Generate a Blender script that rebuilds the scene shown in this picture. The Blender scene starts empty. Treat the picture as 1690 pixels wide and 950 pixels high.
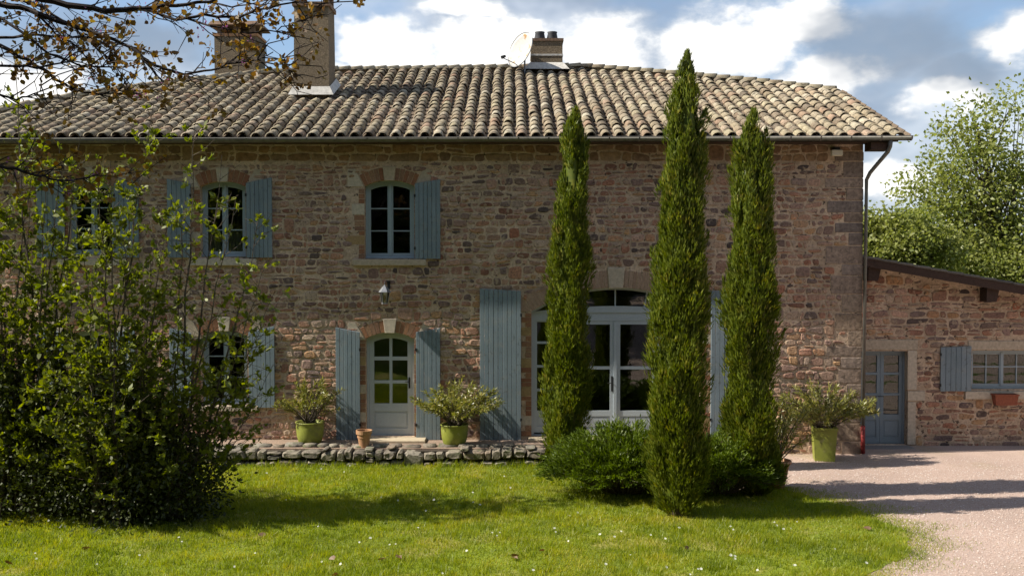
import bpy, math, random
import numpy as np
from mathutils import Vector, Matrix
from mathutils.geometry import delaunay_2d_cdt

random.seed(7); np.random.seed(7)
RS = np.random.RandomState(11)
sc = bpy.context.scene
col = sc.collection
R = math.radians

# ------------------------------------------------------------------ camera
CAM = Vector((0.0, -20.5, 3.74)); FPX = 1600.0; PITCH = math.atan(45 / FPX)
cd = bpy.data.cameras.new('camera'); cam = bpy.data.objects.new('camera', cd); col.objects.link(cam)
cam.location = CAM; cam.rotation_euler = (math.pi / 2 - PITCH, 0, 0)
cd.sensor_width = 36.0; cd.lens = 36.0 * FPX / 1690.0; cd.clip_end = 2000; cd.clip_start = 0.05
sc.camera = cam

# ------------------------------------------------------------------ light
SUN_EL = R(43); SUN_D = R(8.0)
S = Vector((-math.cos(SUN_EL) * math.cos(SUN_D), -math.cos(SUN_EL) * math.sin(SUN_D), math.sin(SUN_EL)))
sl = bpy.data.lights.new('sun', 'SUN'); sl.energy = 4.8; sl.angle = R(0.53); sl.color = (1.0, 0.93, 0.80)
so = bpy.data.objects.new('sun', sl); col.objects.link(so)
so.rotation_euler = S.to_track_quat('Z', 'Y').to_euler(); so.location = (-30, -10, 30)
sc.view_settings.view_transform = 'Standard'; sc.view_settings.look = 'None'
sc.view_settings.exposure = 0.82; sc.view_settings.gamma = 1.0
sc.render.engine = 'CYCLES'
sc.cycles.max_bounces = 4; sc.cycles.diffuse_bounces = 2; sc.cycles.glossy_bounces = 2; sc.cycles.transmission_bounces = 2; sc.cycles.transparent_max_bounces = 8
sc.cycles.use_denoising = True


def pxdir(x, y):
    vx, vy = (x - 845) / FPX, (475 - y) / FPX
    return Vector((vx, math.cos(PITCH) + vy * math.sin(PITCH), -math.sin(PITCH) + vy * math.cos(PITCH)))


def at(x, y, Y):
    d = pxdir(x, y); return CAM + d * ((Y - CAM.y) / d.y)


def on_ground(x, y, z):
    d = pxdir(x, y); return CAM + d * ((z - CAM.z) / d.z)


def build_world():
    w = bpy.data.worlds.new('World'); sc.world = w; w.use_nodes = True
    nt = w.node_tree; N = nt.nodes; L = nt.links; N.clear()
    out = N.new('ShaderNodeOutputWorld'); bg = N.new('ShaderNodeBackground'); bg.inputs['Strength'].default_value = 0.09
    sky = N.new('ShaderNodeTexSky'); sky.sky_type = 'NISHITA'; sky.sun_disc = False
    sky.sun_elevation = SUN_EL; sky.sun_rotation = math.atan2(S.x, S.y); sky.dust_density = 0.6; sky.ozone_density = 2.0
    tc = N.new('ShaderNodeTexCoord')

    def vm(op, a, b=None):
        n = N.new('ShaderNodeVectorMath'); n.operation = op
        for i, v in enumerate((a, b)):
            if v is None: continue
            if hasattr(v, 'node'): L.new(v, n.inputs[i])
            else: n.inputs[i].default_value = v
        return n.outputs['Value'] if op in ('LENGTH', 'DOT_PRODUCT') else n.outputs[0]

    def mt(op, a, b=None, c=None, clamp=False):
        n = N.new('ShaderNodeMath'); n.operation = op; n.use_clamp = clamp
        for i, v in enumerate((a, b, c)):
            if v is None: continue
            if hasattr(v, 'node'): L.new(v, n.inputs[i])
            else: n.inputs[i].default_value = v
        return n.outputs[0]

    def noise(vec, scale, detail=8, rough=0.55, colr=False):
        n = N.new('ShaderNodeTexNoise'); L.new(vec, n.inputs['Vector'])
        n.inputs['Scale'].default_value = scale; n.inputs['Detail'].default_value = detail; n.inputs['Roughness'].default_value = rough
        return n.outputs['Color'] if colr else n.outputs['Fac']

    def smooth(v, a, b):
        n = N.new('ShaderNodeMapRange'); n.interpolation_type = 'SMOOTHSTEP'
        L.new(v, n.inputs['Value']); n.inputs['From Min'].default_value = a; n.inputs['From Max'].default_value = b
        return n.outputs['Result']
    d = tc.outputs['Generated']
    st = vm('MULTIPLY', d, (1, 1, 1.7))
    wn = vm('MULTIPLY', vm('SUBTRACT', noise(st, 9, 4, 0.6, True), (0.5, 0.5, 0.5)), (0.10, 0.10, 0.075))
    wd = vm('ADD', d, wn)
    # cumulus heaps where the photograph has them: centre px, radius px
    blobs = [(650, 95, 80, 48), (800, 85, 100, 62), (590, 70, 50, 36), (865, 35, 26, 22), (1010, 80, 100, 52), (1180, 90, 130, 60),
             (1300, 40, 90, 40), (1455, 300, 70, 34), (1350, 140, 90, 34), (1670, 65, 55, 40), (1560, 175, 55, 26), (30, 140, 90, 50), (760, 15, 70, 24), (700, 120, 200, 24)]
    acc = None
    for (x, y, rx, ry) in blobs:
        c = pxdir(x, y).normalized()
        l = vm('LENGTH', vm('MULTIPLY', vm('SUBTRACT', wd, tuple(c)), (FPX / rx, FPX / rx, FPX / ry)))
        v = mt('SUBTRACT', 1.35, l)
        acc = v if acc is None else mt('MAXIMUM', acc, v)
    nz = noise(st, 26, 5, 0.6)
    n1 = noise(st, 3.3, 5, 0.6)
    dens = mt('ADD', acc, mt('MULTIPLY', mt('SUBTRACT', nz, 0.5), 1.2))
    cum = smooth(dens, -0.05, 0.75)
    # thin high veil over the whole sky, broken by blue
    veil = mt('MULTIPLY', smooth(n1, 0.36, 0.60), 0.85)
    n2 = noise(st, 5.5, 4, 0.6)
    grey = (2.3, 2.8, 3.6, 1); white = (8.0, 7.9, 7.7, 1); pale = (4.9, 5.3, 5.9, 1)
    m1 = N.new('ShaderNodeMix'); m1.data_type = 'RGBA'; L.new(smooth(n2, 0.38, 0.62), m1.inputs['Factor'])
    m1.inputs['A'].default_value = grey; m1.inputs['B'].default_value = pale
    m2 = N.new('ShaderNodeMix'); m2.data_type = 'RGBA'; L.new(veil, m2.inputs['Factor'])
    L.new(sky.outputs[0], m2.inputs['A']); L.new(m1.outputs['Result'], m2.inputs['B'])
    mw = N.new('ShaderNodeMix'); mw.data_type = 'RGBA'; L.new(smooth(mt('ADD', dens, mt('MULTIPLY', mt('SUBTRACT', n2, 0.5), 1.6)), 0.0, 0.75), mw.inputs['Factor'])
    mw.inputs['A'].default_value = (3.6, 4.1, 4.8, 1); mw.inputs['B'].default_value = white
    m3 = N.new('ShaderNodeMix'); m3.data_type = 'RGBA'; L.new(cum, m3.inputs['Factor'])
    L.new(m2.outputs['Result'], m3.inputs['A']); L.new(mw.outputs['Result'], m3.inputs['B'])
    # slate coloured rain cloud on the right
    acc2 = None
    for (x, y, rx, ry) in [(1480, 80, 150, 70), (1390, 60, 90, 45), (1580, 130, 80, 40), (180, 60, 190, 50), (1300, 190, 120, 40)]:
        c = pxdir(x, y).normalized()
        l = vm('LENGTH', vm('MULTIPLY', vm('SUBTRACT', wd, tuple(c)), (FPX / rx, FPX / rx, FPX / ry)))
        v = mt('SUBTRACT', 1.3, l); acc2 = v if acc2 is None else mt('MAXIMUM', acc2, v)
    dk = mt('MULTIPLY', smooth(mt('ADD', acc2, mt('MULTIPLY', mt('SUBTRACT', n2, 0.5), 2.0)), 0.0, 0.9), 0.7)
    m4 = N.new('ShaderNodeMix'); m4.data_type = 'RGBA'; L.new(dk, m4.inputs['Factor'])
    L.new(m3.outputs['Result'], m4.inputs['A']); m4.inputs['B'].default_value = (1.75, 2.15, 2.75, 1)
    L.new(m4.outputs['Result'], bg.inputs['Color']); L.new(bg.outputs[0], out.inputs['Surface'])


build_world()


# ------------------------------------------------------------------ materials
def ramp_set(r, cols, mode='LINEAR'):
    r.interpolation = mode
    while len(r.elements) > 1: r.elements.remove(r.elements[0])
    n = len(cols)
    for i, c in enumerate(cols):
        p = i / (n - 1) if n > 1 else 0
        e = r.elements[0] if i == 0 else r.elements.new(p)
        e.position = p; e.color = (*c[:3], 1)


def pm(name, cols, rough=0.85, nscale=20.0, namt=0.35, bump=0.3, bdist=0.01, spots=None, metallic=0.0, spec=0.3, big=0.0, bscale=None):
    """procedural surface: colour by piece, mottled by noise, with fine relief"""
    m = bpy.data.materials.new(name); m.use_nodes = True; nt = m.node_tree; N = nt.nodes; L = nt.links
    b = N['Principled BSDF']; b.inputs['Roughness'].default_value = rough; b.inputs['Metallic'].default_value = metallic
    b.inputs['Specular IOR Level'].default_value = spec
    oi = N.new('ShaderNodeObjectInfo'); ge = N.new('ShaderNodeNewGeometry')
    ad = N.new('ShaderNodeMath'); ad.operation = 'ADD'; L.new(oi.outputs['Random'], ad.inputs[0]); L.new(ge.outputs['Random Per Island'], ad.inputs[1])
    fr = N.new('ShaderNodeMath'); fr.operation = 'FRACT'; L.new(ad.outputs[0], fr.inputs[0])
    rp = N.new('ShaderNodeValToRGB'); ramp_set(rp.color_ramp, cols); L.new(fr.outputs[0], rp.inputs['Fac'])
    pos = ge.outputs['Position']
    nz = N.new('ShaderNodeTexNoise'); nz.inputs['Scale'].default_value = nscale; nz.inputs['Detail'].default_value = 4; nz.inputs['Roughness'].default_value = 0.7
    L.new(pos, nz.inputs['Vector'])
    mr = N.new('ShaderNodeMapRange'); L.new(nz.outputs['Fac'], mr.inputs['Value'])
    mr.inputs['From Min'].default_value = 0.3; mr.inputs['From Max'].default_value = 0.7
    mr.inputs['To Min'].default_value = 1 - namt; mr.inputs['To Max'].default_value = 1 + namt
    mx = N.new('ShaderNodeVectorMath'); mx.operation = 'SCALE'; L.new(rp.outputs['Color'], mx.inputs[0]); L.new(mr.outputs['Result'], mx.inputs['Scale'])
    c = mx.outputs[0]
    if big:
        n3 = N.new('ShaderNodeTexNoise'); n3.inputs['Scale'].default_value = bscale or 0.7; n3.inputs['Detail'].default_value = 4; L.new(pos, n3.inputs['Vector'])
        m3 = N.new('ShaderNodeMapRange'); L.new(n3.outputs['Fac'], m3.inputs['Value'])
        m3.inputs['From Min'].default_value = 0.32; m3.inputs['From Max'].default_value = 0.68
        m3.inputs['To Min'].default_value = 1 - big; m3.inputs['To Max'].default_value = 1 + big
        x3 = N.new('ShaderNodeVectorMath'); x3.operation = 'SCALE'; L.new(c, x3.inputs[0]); L.new(m3.outputs['Result'], x3.inputs['Scale']); c = x3.outputs[0]
    if spots:   # (colour, scale, threshold, softness, amount): lichen, rust, stains, painted crevice shade
        for (sc_, ss, th, sf, am) in spots:
            n2 = N.new('ShaderNodeTexNoise'); n2.inputs['Scale'].default_value = ss; n2.inputs['Detail'].default_value = 5; L.new(pos, n2.inputs['Vector'])
            m2 = N.new('ShaderNodeMapRange'); L.new(n2.outputs['Fac'], m2.inputs['Value'])
            m2.inputs['From Min'].default_value = th; m2.inputs['From Max'].default_value = th + sf; m2.inputs['To Max'].default_value = am
            mi = N.new('ShaderNodeMix'); mi.data_type = 'RGBA'; L.new(m2.outputs['Result'], mi.inputs['Factor']); L.new(c, mi.inputs['A']); mi.inputs['B'].default_value = (*sc_, 1); c = mi.outputs['Result']
    L.new(c, b.inputs['Base Color'])
    if bump:
        bp = N.new('ShaderNodeBump'); bp.inputs['Strength'].default_value = bump; bp.inputs['Distance'].default_value = bdist
        L.new(nz.outputs['Fac'], bp.inputs['Height']); L.new(bp.outputs[0], b.inputs['Normal'])
    return m


def leafmat(name, cols, transl=0.35, rough=0.5, clump=0.0, cscale=2.0, gloss=0.06):
    m = bpy.data.materials.new(name); m.use_nodes = True; nt = m.node_tree; N = nt.nodes; L = nt.links; N.clear()
    out = N.new('ShaderNodeOutputMaterial'); ge = N.new('ShaderNodeNewGeometry')
    rp = N.new('ShaderNodeValToRGB'); ramp_set(rp.color_ramp, cols)
    if clump:
        nz = N.new('ShaderNodeTexNoise'); nz.inputs['Scale'].default_value = cscale; nz.inputs['Detail'].default_value = 3; L.new(ge.outputs['Position'], nz.inputs['Vector'])
        a = N.new('ShaderNodeMapRange'); L.new(nz.outputs['Fac'], a.inputs['Value']); a.inputs['From Min'].default_value = 0.3; a.inputs['From Max'].default_value = 0.7
        mi = N.new('ShaderNodeMix'); mi.inputs['Factor'].default_value = clump; L.new(ge.outputs['Random Per Island'], mi.inputs['A']); L.new(a.outputs['Result'], mi.inputs['B'])
        L.new(mi.outputs['Result'], rp.inputs['Fac'])
    else:
        L.new(ge.outputs['Random Per Island'], rp.inputs['Fac'])
    df = N.new('ShaderNodeBsdfDiffuse'); tr = N.new('ShaderNodeBsdfTranslucent'); gl = N.new('ShaderNodeBsdfGlossy'); gl.inputs['Roughness'].default_value = rough
    L.new(rp.outputs[0], df.inputs['Color'])
    hs = N.new('ShaderNodeHueSaturation'); hs.inputs['Saturation'].default_value = 1.15; hs.inputs['Value'].default_value = 1.5; L.new(rp.outputs[0], hs.inputs['Color']); L.new(hs.outputs[0], tr.inputs['Color'])
    m1 = N.new('ShaderNodeMixShader'); m1.inputs[0].default_value = transl; L.new(df.outputs[0], m1.inputs[1]); L.new(tr.outputs[0], m1.inputs[2])
    m2 = N.new('ShaderNodeMixShader'); m2.inputs[0].default_value = gloss; L.new(m1.outputs[0], m2.inputs[1]); L.new(gl.outputs[0], m2.inputs[2])
    L.new(m2.outputs[0], out.inputs['Surface'])
    return m


def glassmat():
    m = bpy.data.materials.new('window_glass'); m.use_nodes = True; nt = m.node_tree; N = nt.nodes; L = nt.links; N.clear()
    out = N.new('ShaderNodeOutputMaterial'); fr = N.new('ShaderNodeFresnel'); fr.inputs['IOR'].default_value = 1.65
    tr = N.new('ShaderNodeBsdfTransparent'); tr.inputs['Color'].default_value = (0.86, 0.9, 0.88, 1)
    gl = N.new('ShaderNodeBsdfGlossy'); gl.inputs['Roughness'].default_value = 0.01
    nz = N.new('ShaderNodeTexNoise'); nz.inputs['Scale'].default_value = 2.2; ge = N.new('ShaderNodeNewGeometry'); L.new(ge.outputs['Position'], nz.inputs['Vector'])
    bp = N.new('ShaderNodeBump'); bp.inputs['Strength'].default_value = 0.25; bp.inputs['Distance'].default_value = 0.006; L.new(nz.outputs['Fac'], bp.inputs['Height']); L.new(bp.outputs[0], gl.inputs['Normal'])
    mx = N.new('ShaderNodeMixShader'); L.new(fr.outputs[0], mx.inputs[0]); L.new(tr.outputs[0], mx.inputs[1]); L.new(gl.outputs[0], mx.inputs[2]); L.new(mx.outputs[0], out.inputs['Surface'])
    return m


M = {}
M['mortar'] = pm('lime_mortar', [(.54, .405, .295), (.54, .405, .295)], 0.95, 18, .34, .9, .025, big=.22, bscale=.8, spots=[((.38, .28, .20), 4.0, .50, .12, .7), ((.06, .042, .033), 13, .60, .05, .9)])  # near-black spots paint the shade inside open crevices
M['stone'] = pm('rubble_stone', [(.31, .155, .10), (.45, .285, .21), (.20, .092, .062), (.44, .30, .21), (.16, .115, .108), (.40, .205, .135), (.43, .26, .135), (.30, .19, .15), (.075, .058, .055), (.43, .28, .21), (.34, .145, .09), (.47, .35, .26), (.21, .145, .13), (.41, .25, .185)], 0.9, 24, .42, .8, .02, big=.2, bscale=.6, spots=[((.44, .34, .245), 8, .58, .06, .7), ((.08, .06, .05), 19, .62, .05, .7)])
M['cornice'] = pm('ochre_eave_stone', [(.27, .155, .08), (.31, .195, .11), (.22, .13, .08), (.33, .22, .13), (.18, .11, .075)], 0.92, 9, .4, .6, .02)
M['quoin'] = pm('dressed_quoin', [(.25, .185, .145), (.30, .23, .185), (.19, .155, .14), (.27, .195, .14), (.31, .24, .185)], 0.92, 12, .45, .8, .02, big=.2, spots=[((.10, .08, .065), 9, .58, .08, .6)])
M['pale'] = pm('pale_limestone', [(.46, .39, .30), (.52, .45, .36), (.43, .35, .26)], 0.88, 18, .22, .4, .008)
M['brick'] = pm('old_brick', [(.27, .125, .065), (.31, .16, .09), (.24, .105, .06), (.30, .18, .11), (.22, .12, .08)], 0.92, 26, .3, .5, .008)
M['pinkstone'] = pm('pink_voussoir', [(.36, .25, .18), (.33, .22, .16), (.38, .27, .2)], 0.9, 20, .22, .4, .008)
M['ochre'] = pm('ochre_block', [(.36, .25, .12), (.33, .22, .11)], 0.9, 18, .25, .4, .01)
M['tile'] = pm('canal_tile', [(.25, .20, .135), (.33, .28, .20), (.19, .145, .105), (.38, .33, .25), (.27, .215, .15), (.35, .30, .22), (.15, .118, .09), (.31, .26, .18), (.42, .375, .29), (.30, .20, .14), (.29, .24, .165), (.36, .31, .21)], 0.93, 24, .5, .6, .015, big=.15, bscale=.5,
               spots=[((.06, .052, .042), 7.0, .55, .10, .8), ((.36, .33, .23), 14.0, .58, .08, .5)])
M['deck'] = pm('roof_mortar', [(.06, .048, .038), (.06, .048, .038)], 0.95, 10, .3, .4)
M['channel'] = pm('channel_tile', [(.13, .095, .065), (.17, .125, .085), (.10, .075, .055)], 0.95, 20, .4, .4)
M['ridge'] = pm('ridge_tile', [(.34, .285, .19), (.38, .325, .225), (.29, .225, .15)], 0.9, 24, .35, .5, spots=[((.12, .10, .07), 9, .56, .1, .7)])
M['shutter'] = pm('blue_grey_paint', [(.185, .235, .27), (.20, .25, .285), (.17, .22, .255)], 0.65, 34, .12, .2, .004, spec=.3, big=.1, bscale=1.5, spots=[((.25, .275, .28), 6.0, .54, .15, .6), ((.10, .12, .13), 12.0, .60, .08, .6)])
M['frame'] = pm('pale_blue_paint', [(.30, .37, .42), (.32, .385, .43)], 0.5, 30, .06, .05, .002, spec=.4)
M['door'] = pm('pale_grey_paint', [(.40, .45, .50), (.42, .47, .51)], 0.5, 30, .06, .05, .002, spec=.4)
M['annexe_paint'] = pm('annexe_blue_paint', [(.19, .25, .30), (.20, .26, .31)], 0.5, 30, .08, .05, .002, spec=.4)
M['zinc'] = pm('zinc', [(.15, .145, .135), (.15, .145, .135)], 0.5, 8, .3, .1, .003, metallic=.45, spec=.5, spots=[((.11, .08, .06), 4, .55, .2, .5)])
M['render'] = pm('roughcast', [(.20, .155, .105), (.20, .155, .105)], 0.95, 38, .5, 1.0, .03, big=.15)
M['flash'] = pm('lime_flashing', [(.55, .53, .5), (.55, .53, .5)], 0.9, 10, .25, .5, .02)
M['cap'] = pm('chimney_cap', [(.20, .13, .09), (.20, .13, .09)], 0.9, 15, .35, .5)
M['pot_dark'] = pm('dark_flue_pot', [(.05, .052, .06), (.05, .052, .06)], 0.7, 15, .2, .1)
M['iron'] = pm('black_iron', [(.02, .02, .022), (.02, .02, .022)], 0.5, 30, .2, .1)
M['dish'] = pm('white_dish', [(.46, .45, .43), (.46, .45, .43)], 0.6, 8, .06, 0, spots=[((.36, .19, .05), 3.6, .56, .06, .9)])
M['lamp_metal'] = pm('galvanised_lamp', [(.26, .27, .29), (.26, .27, .29)], 0.45, 20, .1, 0, metallic=.5)
M['white_plastic'] = pm('cream_plastic', [(.62, .56, .44), (.62, .56, .44)], 0.5, 20, .05, 0)
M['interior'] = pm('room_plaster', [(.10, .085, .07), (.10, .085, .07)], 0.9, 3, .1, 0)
M['curtain'] = pm('net_curtain', [(.40, .40, .37), (.40, .40, .37)], 0.9, 30, .1, 0)
M['wood'] = pm('dark_timber', [(.055, .034, .026), (.06, .036, .028)], 0.8, 25, .35, .3)
M['red'] = pm('red_paint', [(.20, .025, .025), (.20, .025, .025)], 0.6, 20, .25, 0)
M['terrace'] = pm('terrace_gravel', [(.31, .225, .17), (.31, .225, .17)], 0.95, 60, .45, .9, .02, big=.2)
M['drystone'] = pm('dry_stone', [(.19, .165, .13), (.24, .21, .165), (.14, .12, .10), (.22, .17, .125), (.17, .155, .13), (.27, .24, .195)], 0.95, 18, .45, .8, .02, spots=[((.075, .09, .035), 5, .56, .08, .7), ((.06, .055, .048), 7, .58, .08, .7)])
M['earth'] = pm('dark_earth', [(.05, .04, .03), (.05, .04, .03)], 0.95, 20, .4, .6)
M['slab'] = pm('step_slab', [(.42, .35, .25), (.42, .35, .25)], 0.9, 14, .2, .3)
M['green_glaze'] = pm('lime_green_glaze', [(.22, .245, .035), (.24, .265, .045)], 0.5, 6, .2, .08, .004, spec=.4, spots=[((.13, .12, .045), 6, .54, .14, .7), ((.34, .33, .16), 9, .62, .08, .5)])
M['terracotta'] = pm('terracotta', [(.42, .23, .12), (.38, .2, .11)], 0.85, 16, .25, .2, .006, spots=[((.5, .38, .26), 5, .58, .1, .5)])
M['terracotta_red'] = pm('red_terracotta', [(.26, .085, .05), (.26, .085, .05)], 0.85, 20, .2, .2)
M['soil'] = pm('potting_soil', [(.04, .03, .02), (.04, .03, .02)], 0.95, 30, .4, .6)
M['bark'] = pm('grey_bark', [(.10, .08, .062), (.085, .068, .052)], 0.95, 25, .4, .5)
M['darkbark'] = pm('dark_bark', [(.035, .026, .024), (.03, .023, .022)], 0.9, 30, .4, .4)
M['gravel'] = pm('pink_gravel', [(.39, .29, .245), (.39, .29, .245)], 0.95, 55, .35, .8, .015, big=.12, bscale=.5, spots=[((.33, .26, .17), .9, .54, .2, .6), ((.52, .42, .37), 34, .60, .05, .6), ((.2, .14, .115), 41, .62, .04, .7)])
M['pebble'] = pm('gravel_chips', [(.42, .31, .26), (.47, .37, .32), (.32, .225, .185), (.55, .48, .44), (.38, .26, .21)], 0.9, 60, .15, 0)
M['lawnsoil'] = pm('lawn_base', [(.14, .175, .014), (.14, .175, .014)], 0.95, 30, .45, .6, .02, big=.25, bscale=.9, spots=[((.30, .25, .08), 1.3, .54, .12, .7)])
M['terrain'] = pm('rough_grass', [(.09, .12, .03), (.09, .12, .03)], 0.95, 3, .4, .4, .05, big=.3, bscale=.1)
M['cypress'] = leafmat('cypress_foliage', [(.025, .042, .006), (.075, .11, .011), (.16, .185, .015), (.085, .12, .012), (.125, .15, .014), (.26, .25, .03), (.15, .10, .03)], .28, .5, .6, 4.2, gloss=.03)
M['juniper'] = leafmat('juniper_foliage', [(.035, .062, .008), (.075, .115, .011), (.13, .18, .017), (.10, .14, .014)], .3, .5, .4, 4, gloss=.03)
M['shrubleaf'] = leafmat('shrub_leaf', [(.065, .09, .010), (.12, .15, .014), (.19, .215, .020), (.145, .17, .018), (.26, .265, .035)], .42, .55, .3, 2, gloss=.04)
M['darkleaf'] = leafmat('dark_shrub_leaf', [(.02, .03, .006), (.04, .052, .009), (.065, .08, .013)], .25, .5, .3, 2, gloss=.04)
M['oleander'] = leafmat('oleander_leaf', [(.11, .135, .02), (.18, .195, .03), (.26, .255, .05), (.34, .29, .09)], .3, .4)
M['bronze'] = leafmat('bronze_leaf', [(.14, .07, .02), (.21, .125, .03), (.10, .048, .018), (.23, .165, .04), (.16, .085, .03)], .45, .5, gloss=.03)
M['blossom'] = leafmat('pink_blossom', [(.20, .07, .17), (.30, .13, .26)], .4, .5, gloss=.02)
M['springleaf'] = leafmat('spring_leaf', [(.12, .155, .035), (.175, .21, .045), (.23, .25, .06), (.20, .22, .055), (.28, .28, .09)], .42, .5, .4, .9, gloss=.03)
M['woodleaf'] = leafmat('wood_leaf', [(.035, .065, .012), (.065, .11, .018), (.10, .15, .028)], .25, .6, .5, .25, gloss=.02)
M['grass'] = leafmat('grass_blade', [(.055, .10, .004), (.18, .235, .008), (.28, .305, .012), (.48, .40, .065)], .5, .5, .45, 1.6, gloss=.03)
M['petal'] = leafmat('white_petal', [(.75, .75, .72), (.85, .85, .82)], .2, .5)
M['dryleaf'] = leafmat('dry_leaf', [(.11, .055, .025), (.17, .09, .035)], .2, .6)
M['glass'] = glassmat()

# ------------------------------------------------------------------ mesh helpers
ORG = {}


def tag(o, label=None, cat=None, group=None, kind=None):
    if label: o['label'] = label
    if cat: o['category'] = cat
    if group: o['group'] = group
    if kind: o['kind'] = kind
    return o


def empty(name, loc, label, cat, group=None):
    o = bpy.data.objects.new(name, None); col.objects.link(o); o.location = loc; o.empty_display_size = 0.2
    ORG[o] = Vector(loc); return tag(o, label, cat, group)


def link(name, me, org, parent=None, kind=None):
    o = bpy.data.objects.new(name, me); col.objects.link(o)
    org = Vector(org); ORG[o] = org
    if parent is not None:
        o.parent = parent; o.location = org - ORG[parent]
    else: o.location = org
    if kind: o['kind'] = kind
    return o


def mesh_np(name, V, F, mat, smooth=False):
    """V (n,3); F (m,k) uniform polygons"""
    V = np.asarray(V, np.float32); F = np.asarray(F, np.int32); m, k = F.shape
    me = bpy.data.meshes.new(name)
    me.vertices.add(len(V)); me.vertices.foreach_set('co', V.ravel())
    me.loops.add(m * k); me.loops.foreach_set('vertex_index', F.ravel())
    me.polygons.add(m); me.polygons.foreach_set('loop_start', np.arange(0, m * k, k, dtype=np.int32))
    if smooth: me.polygons.foreach_set('use_smooth', np.ones(m, bool))
    me.update(calc_edges=True); me.materials.append(mat); return me


def np_obj(name, V, F, mat, parent=None, kind=None, smooth=False):
    V = np.asarray(V, np.float64); o = V.min(0) * .5 + V.max(0) * .5; o[2] = V[:, 2].min()
    return link(name, mesh_np(name, V - o, F, mat, smooth), o, parent, kind)


class MB:
    def __init__(s): s.v = []; s.f = []; s.sm = False

    def add(s, V, F):
        n = len(s.v); s.v.extend([tuple(p) for p in V]); s.f.extend([tuple(i + n for i in f) for f in F]); return s

    def box(s, x0, x1, y0, y1, z0, z1, bev=0.0):
        if bev:
            b = bev
            V = []
            for z, i in ((z0, b), (z0 + b, 0), (z1 - b, 0), (z1, b)):
                V += [(x0 + i, y0 + i, z), (x1 - i, y0 + i, z), (x1 - i, y1 - i, z), (x0 + i, y1 - i, z)]
            F = [(3, 2, 1, 0), (12, 13, 14, 15)]
            for k in range(3):
                for j in range(4):
                    a = k * 4 + j; c = k * 4 + (j + 1) % 4; F.append((a, c, c + 4, a + 4))
            return s.add(V, F)
        V = [(x0, y0, z0), (x1, y0, z0), (x1, y1, z0), (x0, y1, z0), (x0, y0, z1), (x1, y0, z1), (x1, y1, z1), (x0, y1, z1)]
        return s.add(V, [(0, 3, 2, 1), (4, 5, 6, 7), (0, 1, 5, 4), (1, 2, 6, 5), (2, 3, 7, 6), (3, 0, 4, 7)])

    def prism(s, poly, y0, y1, bev=0.0):
        """poly of (x, z), counter-clockwise seen from -Y"""
        n = len(poly); c = np.mean(np.array(poly), 0)
        V = [(x, y1, z) for x, z in poly] + [(x, y0 + bev, z) for x, z in poly]
        F = [tuple(range(n))[::-1]]
        if bev:
            V += [(x - np.sign(x - c[0]) * min(bev, abs(x - c[0]) * .5), y0, z - np.sign(z - c[1]) * min(bev, abs(z - c[1]) * .5)) for x, z in poly]
        L_ = 3 if bev else 2
        for k in range(L_ - 1):
            for j in range(n):
                a = k * n + j; b = k * n + (j + 1) % n; F.append((a, b, b + n, a + n))
        F.append(tuple(range((L_ - 1) * n, L_ * n)))
        return s.add(V, F)

    def lathe(s, prof, c, n=20, cap=True):
        V = []; F = []
        for (r, z) in prof:
            for k in range(n):
                a = 2 * math.pi * k / n; V.append((c[0] + r * math.cos(a), c[1] + r * math.sin(a), c[2] + z))
        for i in range(len(prof) - 1):
            for k in range(n):
                a = i * n + k; b = i * n + (k + 1) % n; F.append((a, b, b + n, a + n))
        if cap:
            F.append(tuple(range(n))[::-1]); F.append(tuple(range((len(prof) - 1) * n, len(prof) * n)))
        return s.add(V, F)

    def tube(s, pts, radii, n=6):
        V = []; F = []; pts = [Vector(p) for p in pts]; ref = Vector((0.31, 0.87, 0.38))
        if not hasattr(radii, '__len__'): radii = [radii] * len(pts)
        for i, p in enumerate(pts):
            d = (pts[min(i + 1, len(pts) - 1)] - pts[max(i - 1, 0)])
            if d.length < 1e-6: d = Vector((0, 0, 1))
            d.normalize(); u = d.cross(ref)
            if u.length < .1: u = d.cross(Vector((1, 0, 0)))
            u.normalize(); w = d.cross(u)
            for k in range(n):
                a = 2 * math.pi * k / n; V.append(p + (u * math.cos(a) + w * math.sin(a)) * radii[i])
        for i in range(len(pts) - 1):
            for k in range(n):
                a = i * n + k; b = i * n + (k + 1) % n; F.append((a, b, b + n, a + n))
        F.append(tuple(range(n))[::-1]); F.append(tuple(range((len(pts) - 1) * n, len(pts) * n)))
        return s.add(V, F)

    def build(s, name, mat, parent=None, kind=None, smooth=False):
        V = np.array(s.v, float); o = (V.min(0) + V.max(0)) * .5; o[2] = V[:, 2].min()
        me = bpy.data.meshes.new(name); me.from_pydata([tuple(p) for p in (V - o)], [], s.f); me.materials.append(mat)
        if smooth: me.polygons.foreach_set('use_smooth', np.ones(len(me.polygons), bool))
        me.update(); return link(name, me, o, parent, kind)


def inpoly(p, poly):
    x, y = p; c = False; n = len(poly); j = n - 1
    for i in range(n):
        xi, yi = poly[i]; xj, yj = poly[j]
        if (yi > y) != (yj > y) and x < (xj - xi) * (y - yi) / (yj - yi) + xi: c = not c
        j = i
    return c


def area2(poly):
    return sum(poly[i][0] * poly[(i + 1) % len(poly)][1] - poly[(i + 1) % len(poly)][0] * poly[i][1] for i in range(len(poly)))


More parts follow.
